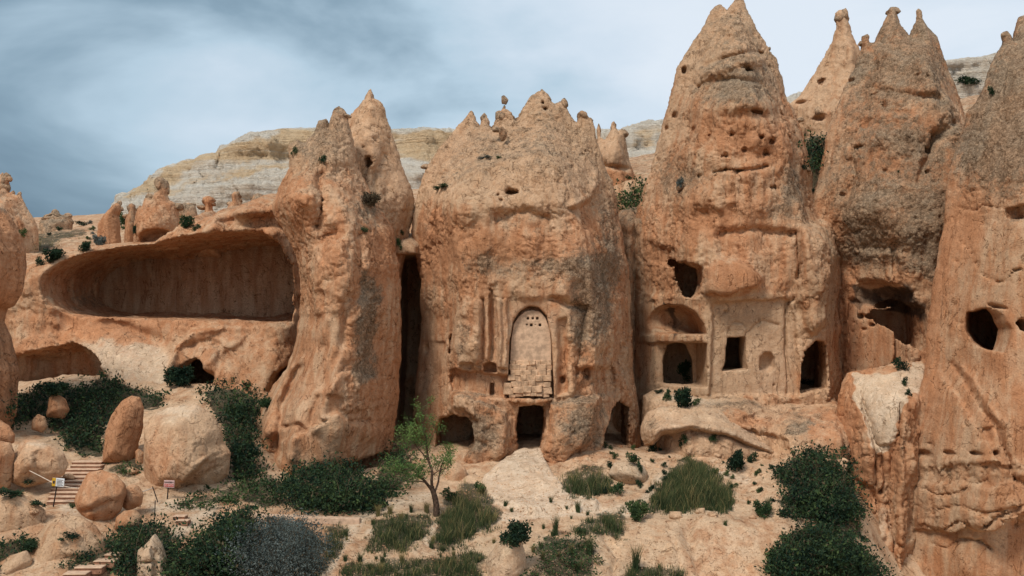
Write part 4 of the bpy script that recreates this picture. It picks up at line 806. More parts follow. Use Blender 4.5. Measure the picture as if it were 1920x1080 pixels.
GP = [(-300,1100,36),(-100,1090,36),(0,1085,36.2),(150,1080,36.5),(300,1085,37),(500,1085,37),(640,1080,37.5),(800,1080,38),(950,1080,38),(1090,1085,39),(1150,1080,39.8),(1300,1080,40.3),(1450,1080,40.5),(1560,1085,41.3),(1680,1100,45.2),(1750,1140,43.6),(1900,1140,43.6),(2200,1140,43.6),
  (1250,990,42.0),(1400,990,42.0),(1130,994,41.8),(1480,985,42.6),(1250,978,42.8),(1400,976,42.8),(1150,980,42.6),
  (620,1000,40.2),(680,960,42),(740,940,43),(800,930,44.3),(720,1030,39),(860,1005,40.8),(950,965,42.8),(1040,1000,41),(900,1045,39.2),
  (990,855,48.4),(985,900,46.3),(980,940,44.5),(1100,955,43.8),(1060,1030,40),
  (1200,880,47.5),(1300,860,48.3),(1420,875,47.8),(1400,920,45.6),(1250,950,43.9),(1130,900,46.5),(1140,842,48.8),
  (1550,870,47.8),(1550,950,44.2),(1600,1030,43.3),(1640,1000,45.2),
  (660,895,46),(560,905,45),(740,895,46.3),(450,930,43.3),(350,935,42.5),(350,975,40.6),(250,940,41.8),(290,955,41.2),(560,985,41),(480,975,41.3),
  (135,868,45.2),(185,868,45.2),(90,905,43),(170,905,43),(80,946,41),(145,946,41),(60,970,39.2),(40,900,42.6),(-100,930,41.5),(200,1000,38.8),(130,1050,37.2),(230,1050,37.6),
  (150,825,47),(80,740,50.5),(190,715,52),(300,762,50.5),(400,742,51),(450,800,48.5),(330,800,47),(0,840,45),(-100,800,47),(480,740,52),(30,730,51.5),(-100,720,52),
  (770,850,49.5),(760,820,54),(830,885,47.5),(610,880,50),(1540,850,52.5),(1165,839,50.2),(1165,826,54),(1250,840,53)]
gz = tps(GP, .02)
xs_ = np.concatenate([-30 - np.geomspace(1, 900, 24)[::-1], np.arange(-30, -1, .085), np.arange(-1, 25, .085), 25 + np.geomspace(.2, 900, 24)])
ys_ = np.concatenate([35.5 - np.geomspace(.3, 500, 26)[::-1], np.arange(35.5, 52, .085), np.arange(52.2, 62, .4), 62 + np.geomspace(1, 3000, 30)])
X, Y = np.meshgrid(xs_, ys_, indexing='ij')
Xc, Yc = np.clip(X, -27, 25), np.clip(Y, 36, 53)
Z = gz(Xc, Yc)
Z -= np.clip(36 - Y, 0, 12) * .12                      # falls away to the valley floor below the viewer
Z = np.where(Y > 52, Z * (1 - sstep(52, 60, Y)) + 4.0 * sstep(52, 60, Y), Z)
Z = np.where(Y > 165, 4 + 14 * sstep(165, 400, Y), Z)
far = sstep(5, 60, np.maximum(np.abs(X) - 27, 0)); Z = Z * (1 - far) + np.where(Y > 60, 4.0, 0.5) * far
U = UC + FP * X / np.maximum(Y, 5); V = VC - FP * (Z - EYE) / np.maximum(Y, 5)
g = np.stack([X.ravel(), Y.ravel(), np.zeros(X.size)], 1)
jn = (fbm(g, .9, 4, off=3) * 6).reshape(X.shape)
APRON = [(905,905),(950,868),(968,850),(1018,850),(1028,880),(1045,905),(1075,935),(1122,948),(1118,958),(1060,962),(1000,966),(960,956),(915,940)]
path = np.zeros(X.shape)
for P_, w_ in (([(600,1080),(640,1020),(680,965),(740,945),(800,930)],16),([(690,1000),(760,1010),(860,1010),(930,975),(1010,965),(1160,960)],9),([(800,1020),(812,985)],8),([(1150,960),(1200,950),(1230,910),(1290,880),(1400,900)],12),([(290,950),(400,950),(330,1000)],16),([(120,950),(160,975)],14),([(480,975),(680,975)],7)):
    path = np.maximum(path, feat(U + jn, V + jn * .5, ('l', P_, w_)))
Z = Z + .28 * feat(U + jn * .4, V + jn * .4, ('p', APRON, 2.5))
for fa_ in [(-.35,'l',[(1290,990),(1310,1060),(1330,1090)],12),(-.12,'l',[(1255,990),(1280,1080)],4),(.25,'b',1180,870,40,14),(.2,'b',1380,880,30,10),(-.15,'l',[(1200,880),(1260,870),(1330,880),(1450,900)],3),(-.12,'l',[(1380,930),(1440,950),(1460,980)],3),(.25,'b',1030,1070,30,30),(-.2,'l',[(1130,1000),(1160,1040),(1150,1080)],5),
            (.35,'b',1290,915,60,30),(.2,'b',740,990,50,20),(.25,'b',870,975,50,30),(.2,'b',1110,985,50,14)]:
    Z = Z + fa_[0] * feat(U + jn, V + jn, fa_[1:])
near = 1 - sstep(0, 30, np.maximum(np.abs(X) - 30, 0))
Z += ((0.16 * fbm(g, .5, 4) + .05 * fbm(g, 2.2, 4)).reshape(X.shape)) * (1 - .8 * path) * (Y < 200) * near
pt = np.tile([.08, .35, .2, 0.], (X.size, 1))
pt[:, 2] += (.85 * feat(U + jn, V + jn, ('p', APRON, 9)) + .3 * feat(U, V, ('b', 1000, 930, 110, 40)) + .55 * path + .35 * feat(U, V, ('b', 1280, 960, 180, 18)) + .2 * feat(U, V, ('b', 950, 1040, 60, 40))).ravel()
pt[:, 1] += (.2 * feat(U, V, ('b', 1400, 1000, 90, 20)) + .25 * feat(U + jn, V + jn, ('p', [(-100, 940), (700, 940), (640, 1100), (-100, 1100)], 30))).ravel()
ground = grid_mesh('ground', X, Y, Z, M_GROUND, pt)
# ================================================================ SMALL BUILT THINGS
rnd = random.Random(11)
def simple_mat(name, colr, rough=.85, var=.15, sc=9.0, bump=.3):
    m, nt, b = new_mat(name, rough); B = NB(nt)
    pos = B.n('ShaderNodeNewGeometry').outputs['Position']
    n_ = B.noise(pos, sc, 5, .65)
    lo = tuple(c * (1 - var * 2) for c in colr) + (1,); hi = tuple(min(1, c * (1 + var)) for c in colr) + (1,)
    nt.links.new(B.mix(B.mapr(n_, .35, .65), lo, hi), b.inputs['Base Color'])
    bp = B.n('ShaderNodeBump'); bp.inputs['Strength'].default_value = bump; bp.inputs['Distance'].default_value = .03
    nt.links.new(n_, bp.inputs['Height']); nt.links.new(bp.outputs[0], b.inputs['Normal'])
    return m
M_PLASTER = simple_mat('plaster', (.55, .375, .25), var=.16, sc=3.0)
M_PALEPL = simple_mat('pale_plaster', (.60, .47, .37), var=.1, sc=5.0)
M_STONE = simple_mat('masonry_stone', (.53, .345, .215), var=.2, sc=4.0, bump=.6)
M_RUBBLE = simple_mat('rubble_stone', (.30, .24, .18), var=.3, sc=4.0, bump=.6)
M_STEP = simple_mat('step_stone', (.30, .155, .095), var=.15, sc=6.0)
M_TREAD = simple_mat('dusty_tread', (.56, .38, .26), var=.1, sc=6.0)
M_WHITE = simple_mat('white_paint', (.72, .74, .74), .5, var=.05)
M_YELLOW = simple_mat('yellow_paint', (.55, .32, .03), .5, var=.05)
M_RED = simple_mat('red_paint', (.42, .07, .06), .5, var=.1)
M_PINK = simple_mat('faded_board', (.62, .42, .38), .5, var=.05)
M_INK = simple_mat('dark_lettering', (.04, .03, .035), .6, var=.05)
M_METAL = simple_mat('dark_metal', (.03, .022, .02), .6, var=.1)
M_ROPE = simple_mat('pale_rail', (.55, .45, .36), .6, var=.1)
M_WOOD = simple_mat('weathered_wood', (.33, .24, .16), .9, var=.2)
M_BARK = simple_mat('bark', (.10, .062, .042), .95, var=.3, sc=14)
def child(name, me, mat, par, world):
    return link(name, me, mat, par, tuple(np.array(world) - np.array(par.location)))
def box_mesh(name, sx, sy, sz, bev=0.0, jitter=0.0, seed=0, n=1):
    """rounded block, origin at its centre"""
    import bmesh
    bm = bmesh.new(); bmesh.ops.create_cube(bm, size=1.0)
    r_ = random.Random(seed)
    for v_ in bm.verts:
        v_.co = Vector((v_.co.x * sx, v_.co.y * sy, v_.co.z * sz)) + Vector([r_.uniform(-1, 1) * jitter for _ in range(3)])
    if bev: bmesh.ops.bevel(bm, geom=bm.edges[:], offset=bev, segments=n, affect='EDGES', profile=.6)
    me = bpy.data.meshes.new(name); bm.to_mesh(me); bm.free()
    return me
def tube(points, radii, seg=6):
    P = np.array(points, float); n = len(P); V_ = []; Q = []
    for i in range(n):
        t = P[min(i + 1, n - 1)] - P[max(i - 1, 0)]; t /= np.linalg.norm(t) + 1e-9
        a = np.cross(t, (0.3, 1, .1)); a /= np.linalg.norm(a); b = np.cross(t, a)
        for k in range(seg):
            an = 2 * math.pi * k / seg
            V_.append(P[i] + radii[i] * (math.cos(an) * a + math.sin(an) * b))
    for i in range(n - 1):
        for k in range(seg):
            Q.append((i * seg + k, i * seg + (k + 1) % seg, (i + 1) * seg + (k + 1) % seg, (i + 1) * seg + k))
    return np.array(V_), np.array(Q)
def tubes_mesh(name, lst, seg=6, smooth=True):
    VV, QQ, o_ = [], [], 0
    for p_, r_ in lst:
        v_, q_ = tube(p_, r_, seg); VV.append(v_); QQ.append(q_ + o_); o_ += len(v_)
    return make_mesh(name, np.concatenate(VV), np.concatenate(QQ), smooth)
# plastered window wall with pigeon holes, in the arched recess
yP = yA + .24
kP = yP / FP
hp = .02
arch_px = [(957,678),(958,640),(963,608),(972,594),(984,584),(998,581),(1012,584),(1024,597),(1031,620),(1034,645),(1034,678)]
aw = [((u - UC) * kP, EYE - (v - VC) * kP) for u, v in arch_px]
x = np.arange(aw[0][0] - .12, aw[-1][0] + .12, hp); z = np.arange(EYE - 80 * kP - .12, EYE + 22 * kP + .12, hp); y = np.arange(yP - .1, yP + .42, hp * 2)
X, Z = np.meshgrid(x, z, indexing='ij')
dd = sdpoly(X, Z, aw)
hole_d = np.full(X.shape, -9.)
for hu, hv, hr in ((990,597,2.3),(999,597,2.3),(1007.5,597,2.3),(996.5,609.5,2.4),(1012.5,609.5,2.4),(988,609,1.4),(1004,609,1.2)):
    hx, hz = (hu - UC) * kP, EYE - (hv - VC) * kP; s_ = hr * kP
    if hr < 2: hd = (s_ - np.hypot(X - hx, Z - hz)) * .6
    else: hd = s_ - np.maximum(np.abs(X - hx), np.abs(Z - hz))
    hole_d = np.maximum(hole_d, hd)
yy = y[None, :, None]
f = np.maximum(-dd[:, None, :], np.abs(yy - (yP + .16)) - .16)
f = np.maximum(f, np.minimum(hole_d[:, None, :], .3 - (yy - yP)))
f += .012 * perlin(X * 3, X * 0, Z * 3)[:, None, :]
f[0] = f[-1] = f[:, 0] = f[:, -1] = 1; f[:, :, 0] = f[:, :, -1] = 1
v, q = surface_nets(f, (x[0], y[0], z[0]), (hp, hp * 2, hp)); v, q = biggest(v, q)
c0 = v.mean(0); child('plaster_wall', make_mesh('plaster_wall', v - c0, q), M_PLASTER, central, c0)
sm = [box_mesh('stone', 1, 1, 1, .09, .09, i, 1) for i in range(7)]
rows = [(676,684,957,1034,7,.10),(684,694,956,1034,5,.14),(694,704,957,1033,6,.18),(704,714.5,953,1033,6,.24),(714.5,724,946,1033,6,.32),(724,736,944,1035,5,.42),(736,742,955,1030,6,.36)]
for ri, (va, vb, ua, ub, n_, out) in enumerate(rows):
    cuts = np.cumsum([rnd.uniform(.65, 1.35) for _ in range(n_)]); cuts = np.concatenate([[0], cuts / cuts[-1]])
    for i in range(n_):
        u0, u1 = ua + (ub - ua) * cuts[i], ua + (ub - ua) * cuts[i + 1]
        ys = yP - out + .22 + rnd.uniform(-.06, .06) + .5 * ((u0 + u1) / 2 - 994) ** 2 / 45 ** 2 * out
        dv = 2.5 * ((u0 + u1) / 2 - 994) ** 2 / 1600 * (ri / 6) * (-2.2 if ri > 3 else 1) + rnd.uniform(-.35, .35)
        a = W(u0 - .35, va - .3 - dv, ys - .2); b = W(u1 + .35, vb + .4 - dv, ys - .2)
        o = child('stone', sm[(i * 3 + ri) % 7], M_STONE, central, ((a[0] + b[0]) / 2, ys, (a[2] + b[2]) / 2))
        o.scale = (b[0] - a[0], .42, a[2] - b[2])
        o.rotation_euler = (rnd.uniform(-.06, .06), rnd.uniform(-.035, .035) + rnd.choice((0, 0, math.pi)), rnd.uniform(-.05, .05))
# ================================================================ RAYS ONTO WHAT IS BUILT
bpy.context.view_layer.update()
DG = bpy.context.evaluated_depsgraph_get()
def hit(u, v):
    d_ = Vector(((u - UC) / FP, 1, -(v - VC) / FP)).normalized()
    ok, loc, nor, fi, ob, _ = scene.ray_cast(DG, Vector((0, 0, EYE)), d_)
    return (np.array(loc), np.array(nor), ob.name) if ok else (None, None, '')
# stairs
def stairs(label, steps, mat=M_STEP, depth=.5, thick=.16, name='stone_stairs'):
    base = W(steps[-1][0], steps[-1][2] + 5, steps[-1][3])
    r = link(name, None, loc=tuple(base), label=label, cat='stairs')
    ys_h = []
    for (u0, u1, v_, y_) in steps:
        L_, _, nm_ = hit((u0 + u1) / 2, v_ + 2); ys_h.append(L_[1] if L_ is not None and nm_ in ('ground',) else y_)
    pf_ = np.polyfit(range(len(steps)), ys_h, 1)
    for i, (u0, u1, v_, y_) in enumerate(steps):
        y_ = float(np.polyval(pf_, i)) - .35
        a, b = W(u0, v_, y_), W(u1, v_, y_)
        me = box_mesh('step', b[0] - a[0], depth, thick, .018, .015, i, 2)
        st_ = child('step', me, mat, r, ((a[0] + b[0]) / 2, y_ + depth / 2, a[2] - thick / 2 - .02))
        link('tread', box_mesh('tread', b[0] - a[0] + .03, depth, .03, .008, .008, i, 1), M_TREAD, st_, (0, -.03, thick / 2 + .005))
ST = []
vs_ = [866,873,880,887,894,901.5,909,916,923.5,931.5,940]
lf = [134,132,120,110,108,104,99,96,93,90,88]; rt = [186,184,179,170,165,158,152,146,143,143,142]
for i, v_ in enumerate(vs_): ST.append((lf[i], rt[i] + 4, v_, 45.0 - i * .38))
stairs('long flight of worn reddish steps climbing past the round orange boulder', ST, depth=.55, thick=.13)
stairs('three pale steps curving down beside the dark bush in the lower corner', [(196,228,1040,37.6),(176,214,1052,37.2),(140,190,1064,36.9),(118,160,1076,36.6)], thick=.2)
stairs('two short steps in the path below the red warning sign', [(324,346,968,40.7),(330,352,976,40.45)], depth=.4)
def slab(label, u0, u1, v0, v1, y0, y1, mat=M_STEP, name='kerb_stone', t=.2, d=.4, cat='kerb'):
    a, b = W(u0, v0, y0), W(u1, v1, y1); mid = (a + b) / 2
    me = box_mesh(name, np.linalg.norm(b - a), d, t, .02, .02, 3, 2)
    o = link(name, me, mat, loc=(mid[0], mid[1] + d / 2, mid[2] - t / 2), label=label, cat=cat)
    o.rotation_euler = (0, -math.atan2(b[2] - a[2], b[0] - a[0]), math.atan2(b[1] - a[1], b[0] - a[0]))
Lk, _, _ = hit(640, 982); yk = float(Lk[1])
slab('long low stone kerb running behind the grey-blue shrub to the path', 470, 674, 966, 974, yk - .1, yk - .1, M_TREAD, t=.22, d=.45)
slab('short stone kerb between the round boulder and the red warning sign', 245, 306, 958, 948, 41.2, 41.7)
# signs
def post(u0, v0, u1, v1, y_, r=.025):
    return [tuple(W(u0, v0, y_)), tuple(W(u1, v1, y_ + .0))], [r, r]
def sign(label, u0, u1, v0, v1, y_, pp, tilt, board_mat, extra):
    b_ = W((u0 + u1) / 2, (v0 + v1) / 2, y_)
    r = link('warning_sign', None, loc=tuple(W(pp[0], pp[1], y_)), label=label, cat='sign')
    p_, ra = post(*pp, y_ + .03)
    me = tubes_mesh('post', [([np.array(t) - np.array(r.location) for t in p_], ra)]); link('post', me, M_METAL, r)
    k = y_ / FP; w, h_ = (u1 - u0) * k, (v1 - v0) * k
    bd = child('board', box_mesh('board', w, .025, h_, .004), board_mat, r, b_); bd.rotation_euler = (0, tilt, 0)
    def plate(x0, x1, z0, z1, mat, name, off=.018):
        o = link(name, box_mesh(name, (x1 - x0) * w, .006, (z1 - z0) * h_), mat, bd, ((x0 + x1 - 1) / 2 * w, -off, (z0 + z1 - 1) / 2 * h_))
        return o
    def text(s, xc, zc, size, mat, off=.0225):
        cu = bpy.data.curves.new('lettering', 'FONT'); cu.body = s; cu.size = size; cu.align_x = 'CENTER'; cu.align_y = 'CENTER'; cu.extrude = .001; cu.offset = .002
        t_ = bpy.data.objects.new('lettering_curve', cu); col.objects.link(t_)
        dg = bpy.context.evaluated_depsgraph_get(); me = bpy.data.meshes.new_from_object(t_.evaluated_get(dg)); me.name = 'lettering'
        bpy.data.objects.remove(t_); bpy.data.curves.remove(cu); me.materials.clear()
        o = link('lettering', me, mat, bd, ((xc - .5) * w, -off, (zc - .5) * h_)); o.rotation_euler = (math.pi / 2, 0, 0)
    extra(plate, text)
def sgnB(plate, text):
    plate(.05, .95, .12, .5, M_RED, 'red_panel'); text('DANGER !', .5, .73, .075, M_INK); text('NO ENTRY', .5, .31, .078, M_PINK)
sign('small faded red and pink warning sign on a dark post before the huge boulder', 307.5, 327, 900.5, 914, 42.2, (313, 944, 316, 906), .03, M_PINK, sgnB)
def sgnA(plate, text):
    plate(.0, .3, .0, 1, M_YELLOW, 'yellow_panel'); plate(.07, .23, .3, .65, M_INK, 'dark_symbol', .0225)
    for i in range(5): plate(.38, .92 - .1 * (i % 2), .14 + i * .16, .19 + i * .16, M_INK, 'printed_line')
sign('white and yellow notice on a leaning dark post in front of the long steps', 98, 120.5, 896.5, 912, 40.6, (100, 950, 108, 903), .09, M_WHITE, sgnA)
def rail(label, pts, y_, r, mat, name, cat):
    P = [W(u, v, y_ + dy) for u, v, dy in pts]; b_ = P[0]
    link(name, tubes_mesh(name, [([t - b_ for t in P], [r] * len(P))]), mat, loc=tuple(b_), label=label, cat=cat)
rail('thin pale rope sloping down to the white and yellow notice', [(46,878,.8),(70,890,.5),(98,904.5,.1)], 40.6, .018, M_ROPE, 'rope', 'rope')
rail('thin pale rope between the notice and the round orange boulder', [(119,911.5,.0),(132,914,-.2),(146,915,-.5)], 40.6, .016, M_ROPE, 'rope', 'rope')
rail('short pale rope stretched beside the egg-shaped boulder', [(267,922,0),(276,919,.2),(286,915,.4)], 41.4, .016, M_ROPE, 'rope', 'rope')
rail('thin leaning metal stake holding the short rope', [(296,942,.3),(286,912,.3)], 41.4, .02, M_METAL, 'stake', 'stake')
rail('thin upright stake rising from the dark bush', [(290,972,0),(291,938,0)], 40.6, .018, M_METAL, 'stake', 'stake')
rail('short weathered wooden post in the shrubs at the lower edge', [(535,1085,0),(538,1042,0)], 37.6, .07, M_WOOD, 'wooden_post', 'post')
rail('pale broken plank lying beside the path below the green bank', [(397,960,0),(416,951,.4)], 41.8, .06, M_WOOD, 'plank', 'plank')
nr_ = np.random.RandomState(5)
def sample_poly(P, n, ext=0.0):
    us = [p_[0] for p_ in P]; vs = [p_[1] for p_ in P]; U_ = nr_.uniform(min(us) - ext, max(us) + ext, n * 5); V_ = nr_.uniform(min(vs) - ext, max(vs) + ext, n * 5)
    d_ = sdpoly(U_, V_, P); k = d_ > -ext
    return U_[k][:n], V_[k][:n], d_[k][:n]
# loose stones
PB = [pebble_mesh(i, 3 if i < 3 else 2) for i in range(6)]
def loose(u, v, w_px, label, asp=.6, name='rock', group=None, mi=None, mat=M_ROCK):
    L, N_, _ = hit(u, v)
    if L is None: return
    s_ = w_px * L[1] / FP
    o = link(name, PB[mi if mi is not None else rnd.randrange(6)], mat, loc=tuple(L + np.array([0, 0, s_ * asp * .15])), label=label, cat='stone', group=group)
    o.scale = (s_, s_ * .9, s_ * asp); o.rotation_euler = (rnd.uniform(-.15, .15), rnd.uniform(-.15, .15), rnd.uniform(0, 6))
for u, v, w_, lb in [(1312,962,26,'flat pale stone at the foot of the big grassy mound'),(1334,966,20,'smaller pale stone touching the flat pale one below the grassy mound'),(1265,968,30,'flat stone slab half buried below the grassy mound'),(1412,971,16,'pale stone beside the small green tuft above the bank'),(1432,967,14,'second pale stone behind the small green tuft'),
                     (1150,915,18,'small pale stone near the smooth pale boulder'),(1345,855,16,'small stone on the sandy terrace under the curved slab'),(1238,862,12,'little stone on the sandy terrace near the doorway'),(505,1076,30,'pale stone at the lower edge beside the wooden post'),(560,975,14,'small stone on the path by the long kerb'),
                     (66,960,22,'reddish stone above the cracked slab boulder'),(110,968,18,'reddish stone at the top of the broad sloping boulder'),(130,895,24,'stone between the angular boulder and the steps'),(245,885,30,'tan stone under the ivy below the pointed boulder'),(1345,868,14,'small stone near the tuft on the sandy terrace'),(955,985,14,'small stone by the dark round shrub')]:
    loose(u, v, w_, lb)
SM = [(rnd.uniform(1100, 1460), rnd.uniform(860, 975)) for _ in range(60)] + [(rnd.uniform(60, 330), rnd.uniform(940, 1000)) for _ in range(30)] + [(rnd.uniform(650, 1060), rnd.uniform(950, 1070)) for _ in range(30)] + [(rnd.uniform(60, 420), rnd.uniform(400, 470)) for _ in range(40)]
for u, v in SM:
    L, N_, nm_ = hit(u, v)
    if L is not None and nm_ in ('ground', 'hillside'):
        loose(u, v, rnd.uniform(4, 9), 'small loose stone scattered on the sandy ground', mi=rnd.randrange(3, 6), name='loose_stone', group='loose stones on the sandy ground')
# gravel
def gravel(name, P, n, lab_n=None):
    U_, V_, _d = sample_poly(P, n); vv, qq = [], []
    base_v = np.array([[-.5,-.5,-.2],[.5,-.4,-.2],[.4,.5,-.2],[-.4,.4,-.2],[-.2,-.25,.4],[.25,-.2,.35],[.2,.25,.4],[-.25,.2,.3]])
    base_q = np.array([[0,1,5,4],[1,2,6,5],[2,3,7,6],[3,0,4,7],[4,5,6,7]])
    for u, v in zip(U_, V_):
        L_, N_, nm_ = hit(u, v)
        if L_ is None or nm_ not in ('ground', 'hillside'): continue
        s_ = .02 + .05 * nr_.rand() ** 3; an = nr_.uniform(0, 6.28); cA, sA = math.cos(an), math.sin(an)
        b_ = (base_v + nr_.normal(size=(8, 3)) * .08) * s_ * np.array([1.3, 1, .8])
        b_ = np.stack([b_[:, 0] * cA - b_[:, 1] * sA, b_[:, 0] * sA + b_[:, 1] * cA, b_[:, 2]], 1)
        qq.append(base_q + 8 * len(vv)); vv.append(b_ + L_)
    v_ = np.concatenate(vv); b0 = v_.mean(0)
    link(name, make_mesh(name, v_ - b0, np.concatenate(qq), False, paint=np.tile([.15, .35, .25, 0], (len(v_), 1))), M_ROCK, loc=tuple(b0), kind='stuff', label='fine gravel and chips strewn over the sandy ground')
gravel('gravel', [(560,1080),(700,930),(900,900),(1130,850),(1460,850),(1480,960),(1480,1080)], 6000)
gravel('gravel', [(20,1075),(60,930),(120,860),(300,900),(420,940),(330,1000),(200,1075)], 1600)
gravel('gravel', [(60,480),(60,430),(200,400),(480,395),(520,420),(330,452),(120,485)], 1500)
# heap of rubble in the dark bush
L, _, _ = hit(1550, 880)
if L is not None:
    hp_ = link('rubble_heap', None, loc=tuple(L), label='heap of grey rubble stones lying in the dark bush by the buttress', cat='rubble')
    for i in range(26):
        u, v = rnd.uniform(1518, 1585), rnd.uniform(862, 894)
        L2 = W(u, v, L[1] - .55 + rnd.uniform(-.05, .05) - (v - 878) * .012); s_ = rnd.uniform(9, 20) * L[1] / FP
        o = child('stone', PB[3 + i % 3], M_RUBBLE, hp_, L2); o.scale = (s_, s_ * .9, s_ * .6); o.rotation_euler = (0, 0, rnd.uniform(0, 6))
# ================================================================ VEGETATION
def leaf_mat(name, lo, hi, tip=None):
    m, nt, b = new_mat(name, .75); B = NB(nt)
    ri = B.n('ShaderNodeNewGeometry').outputs['Random Per Island']
    pn_ = B.noise(B.n('ShaderNodeNewGeometry').outputs['Position'], 1.3, 4, .6)
    c = B.mix(B.math('ADD', B.math('MULTIPLY', ri, .6), B.mapr(pn_, .38, .66, -.15, .5)), rgb(*lo), rgb(*hi))
    if tip:
        at = B.n('ShaderNodeAttribute', attribute_name='tip').outputs['Fac']
        c = B.mix(at, c, rgb(*tip))
    nt.links.new(c, b.inputs['Base Color'])
    tr = B.n('ShaderNodeBsdfTranslucent'); nt.links.new(c, tr.inputs['Color'])
    mx_ = B.n('ShaderNodeMixShader'); mx_.inputs[0].default_value = .25
    out = nt.nodes['Material Output']
    nt.links.new(b.outputs[0], mx_.inputs[1]); nt.links.new(tr.outputs[0], mx_.inputs[2]); nt.links.new(mx_.outputs[0], out.inputs[0])
    return m
L_DARK = leaf_mat('dark_leaves', (.008, .024, .016), (.045, .078, .034))
L_MID = leaf_mat('green_leaves', (.020, .048, .022), (.085, .125, .042))
L_TREE = leaf_mat('tree_leaves', (.06, .13, .035), (.18, .27, .08))
L_GREY = leaf_mat('grey_leaves', (.05, .068, .062), (.17, .20, .185))
L_GRASS = leaf_mat('grass_blades', (.012, .036, .018), (.06, .095, .035), tip=(.11, .12, .05))
L_DRY = leaf_mat('dry_grass', (.06, .08, .03), (.22, .19, .08), tip=(.38, .29, .13))
L_BROWN = leaf_mat('brown_stalks', (.06, .045, .03), (.16, .12, .07))
nr_ = np.random.RandomState(5)
def leaves(P, size, up=.35, asp=.5):
    """diamond leaf at each point"""
    n = len(P)
    a = nr_.normal(size=(n, 3)); a[:, 2] += up; a /= np.linalg.norm(a, axis=1)[:, None]
    b = np.cross(a, nr_.normal(size=(n, 3))); b /= np.linalg.norm(b, axis=1)[:, None]
    s = (size * nr_.uniform(.6, 1.3, n))[:, None]
    c = np.cross(a, b) * s * .12
    v = np.stack([P, P + a * s * .5 + b * s * asp * .5 + c, P + a * s, P + a * s * .5 - b * s * asp * .5 + c], 1).reshape(-1, 3)
    q = np.arange(4 * n).reshape(n, 4)
    return v, q
def blades(P, hgt, w, lean=.35):
    """tapering bent blade at each root point; returns verts, quads, tip weight"""
    n = len(P)
    an = nr_.uniform(0, 2 * math.pi, n); d = np.stack([np.cos(an), np.sin(an), np.zeros(n)], 1)
    sd_v = np.stack([-np.sin(an + 1.2), np.cos(an + 1.2), np.zeros(n)], 1) * w * .5
    H = (hgt * nr_.uniform(.5, 1.25, n))[:, None]; le = (lean * nr_.uniform(.1, 1.4, n))[:, None] * H
    up = np.array([0, 0, 1.])
    r0, r1 = P - sd_v, P + sd_v
    m = P + up * H * .6 + d * le * .35; t = P + up * H + d * le
    v = np.stack([r0, r1, m + sd_v * .7, m - sd_v * .7, t + sd_v * .12, t - sd_v * .12], 1).reshape(-1, 3)
    i = np.arange(n)[:, None] * 6
    q = np.concatenate([i + np.array([[0, 1, 2, 3]]), i + np.array([[3, 2, 4, 5]])])
    tip = np.tile([0, 0, .35, .35, 1, 1], n)
    return v, q, tip
def inpoly(u, v, P): return sdpoly(np.array([u]), np.array([v]), P)[0]
def sample_poly(P, n, ext=0.0):
    us = [p_[0] for p_ in P]; vs = [p_[1] for p_ in P]; U_ = nr_.uniform(min(us) - ext, max(us) + ext, n * 5); V_ = nr_.uniform(min(vs) - ext, max(vs) + ext, n * 5)
    d_ = sdpoly(U_, V_, P); k = d_ > -ext
    return U_[k][:n], V_[k][:n], d_[k][:n]
RUN = set()
PATCHES = []
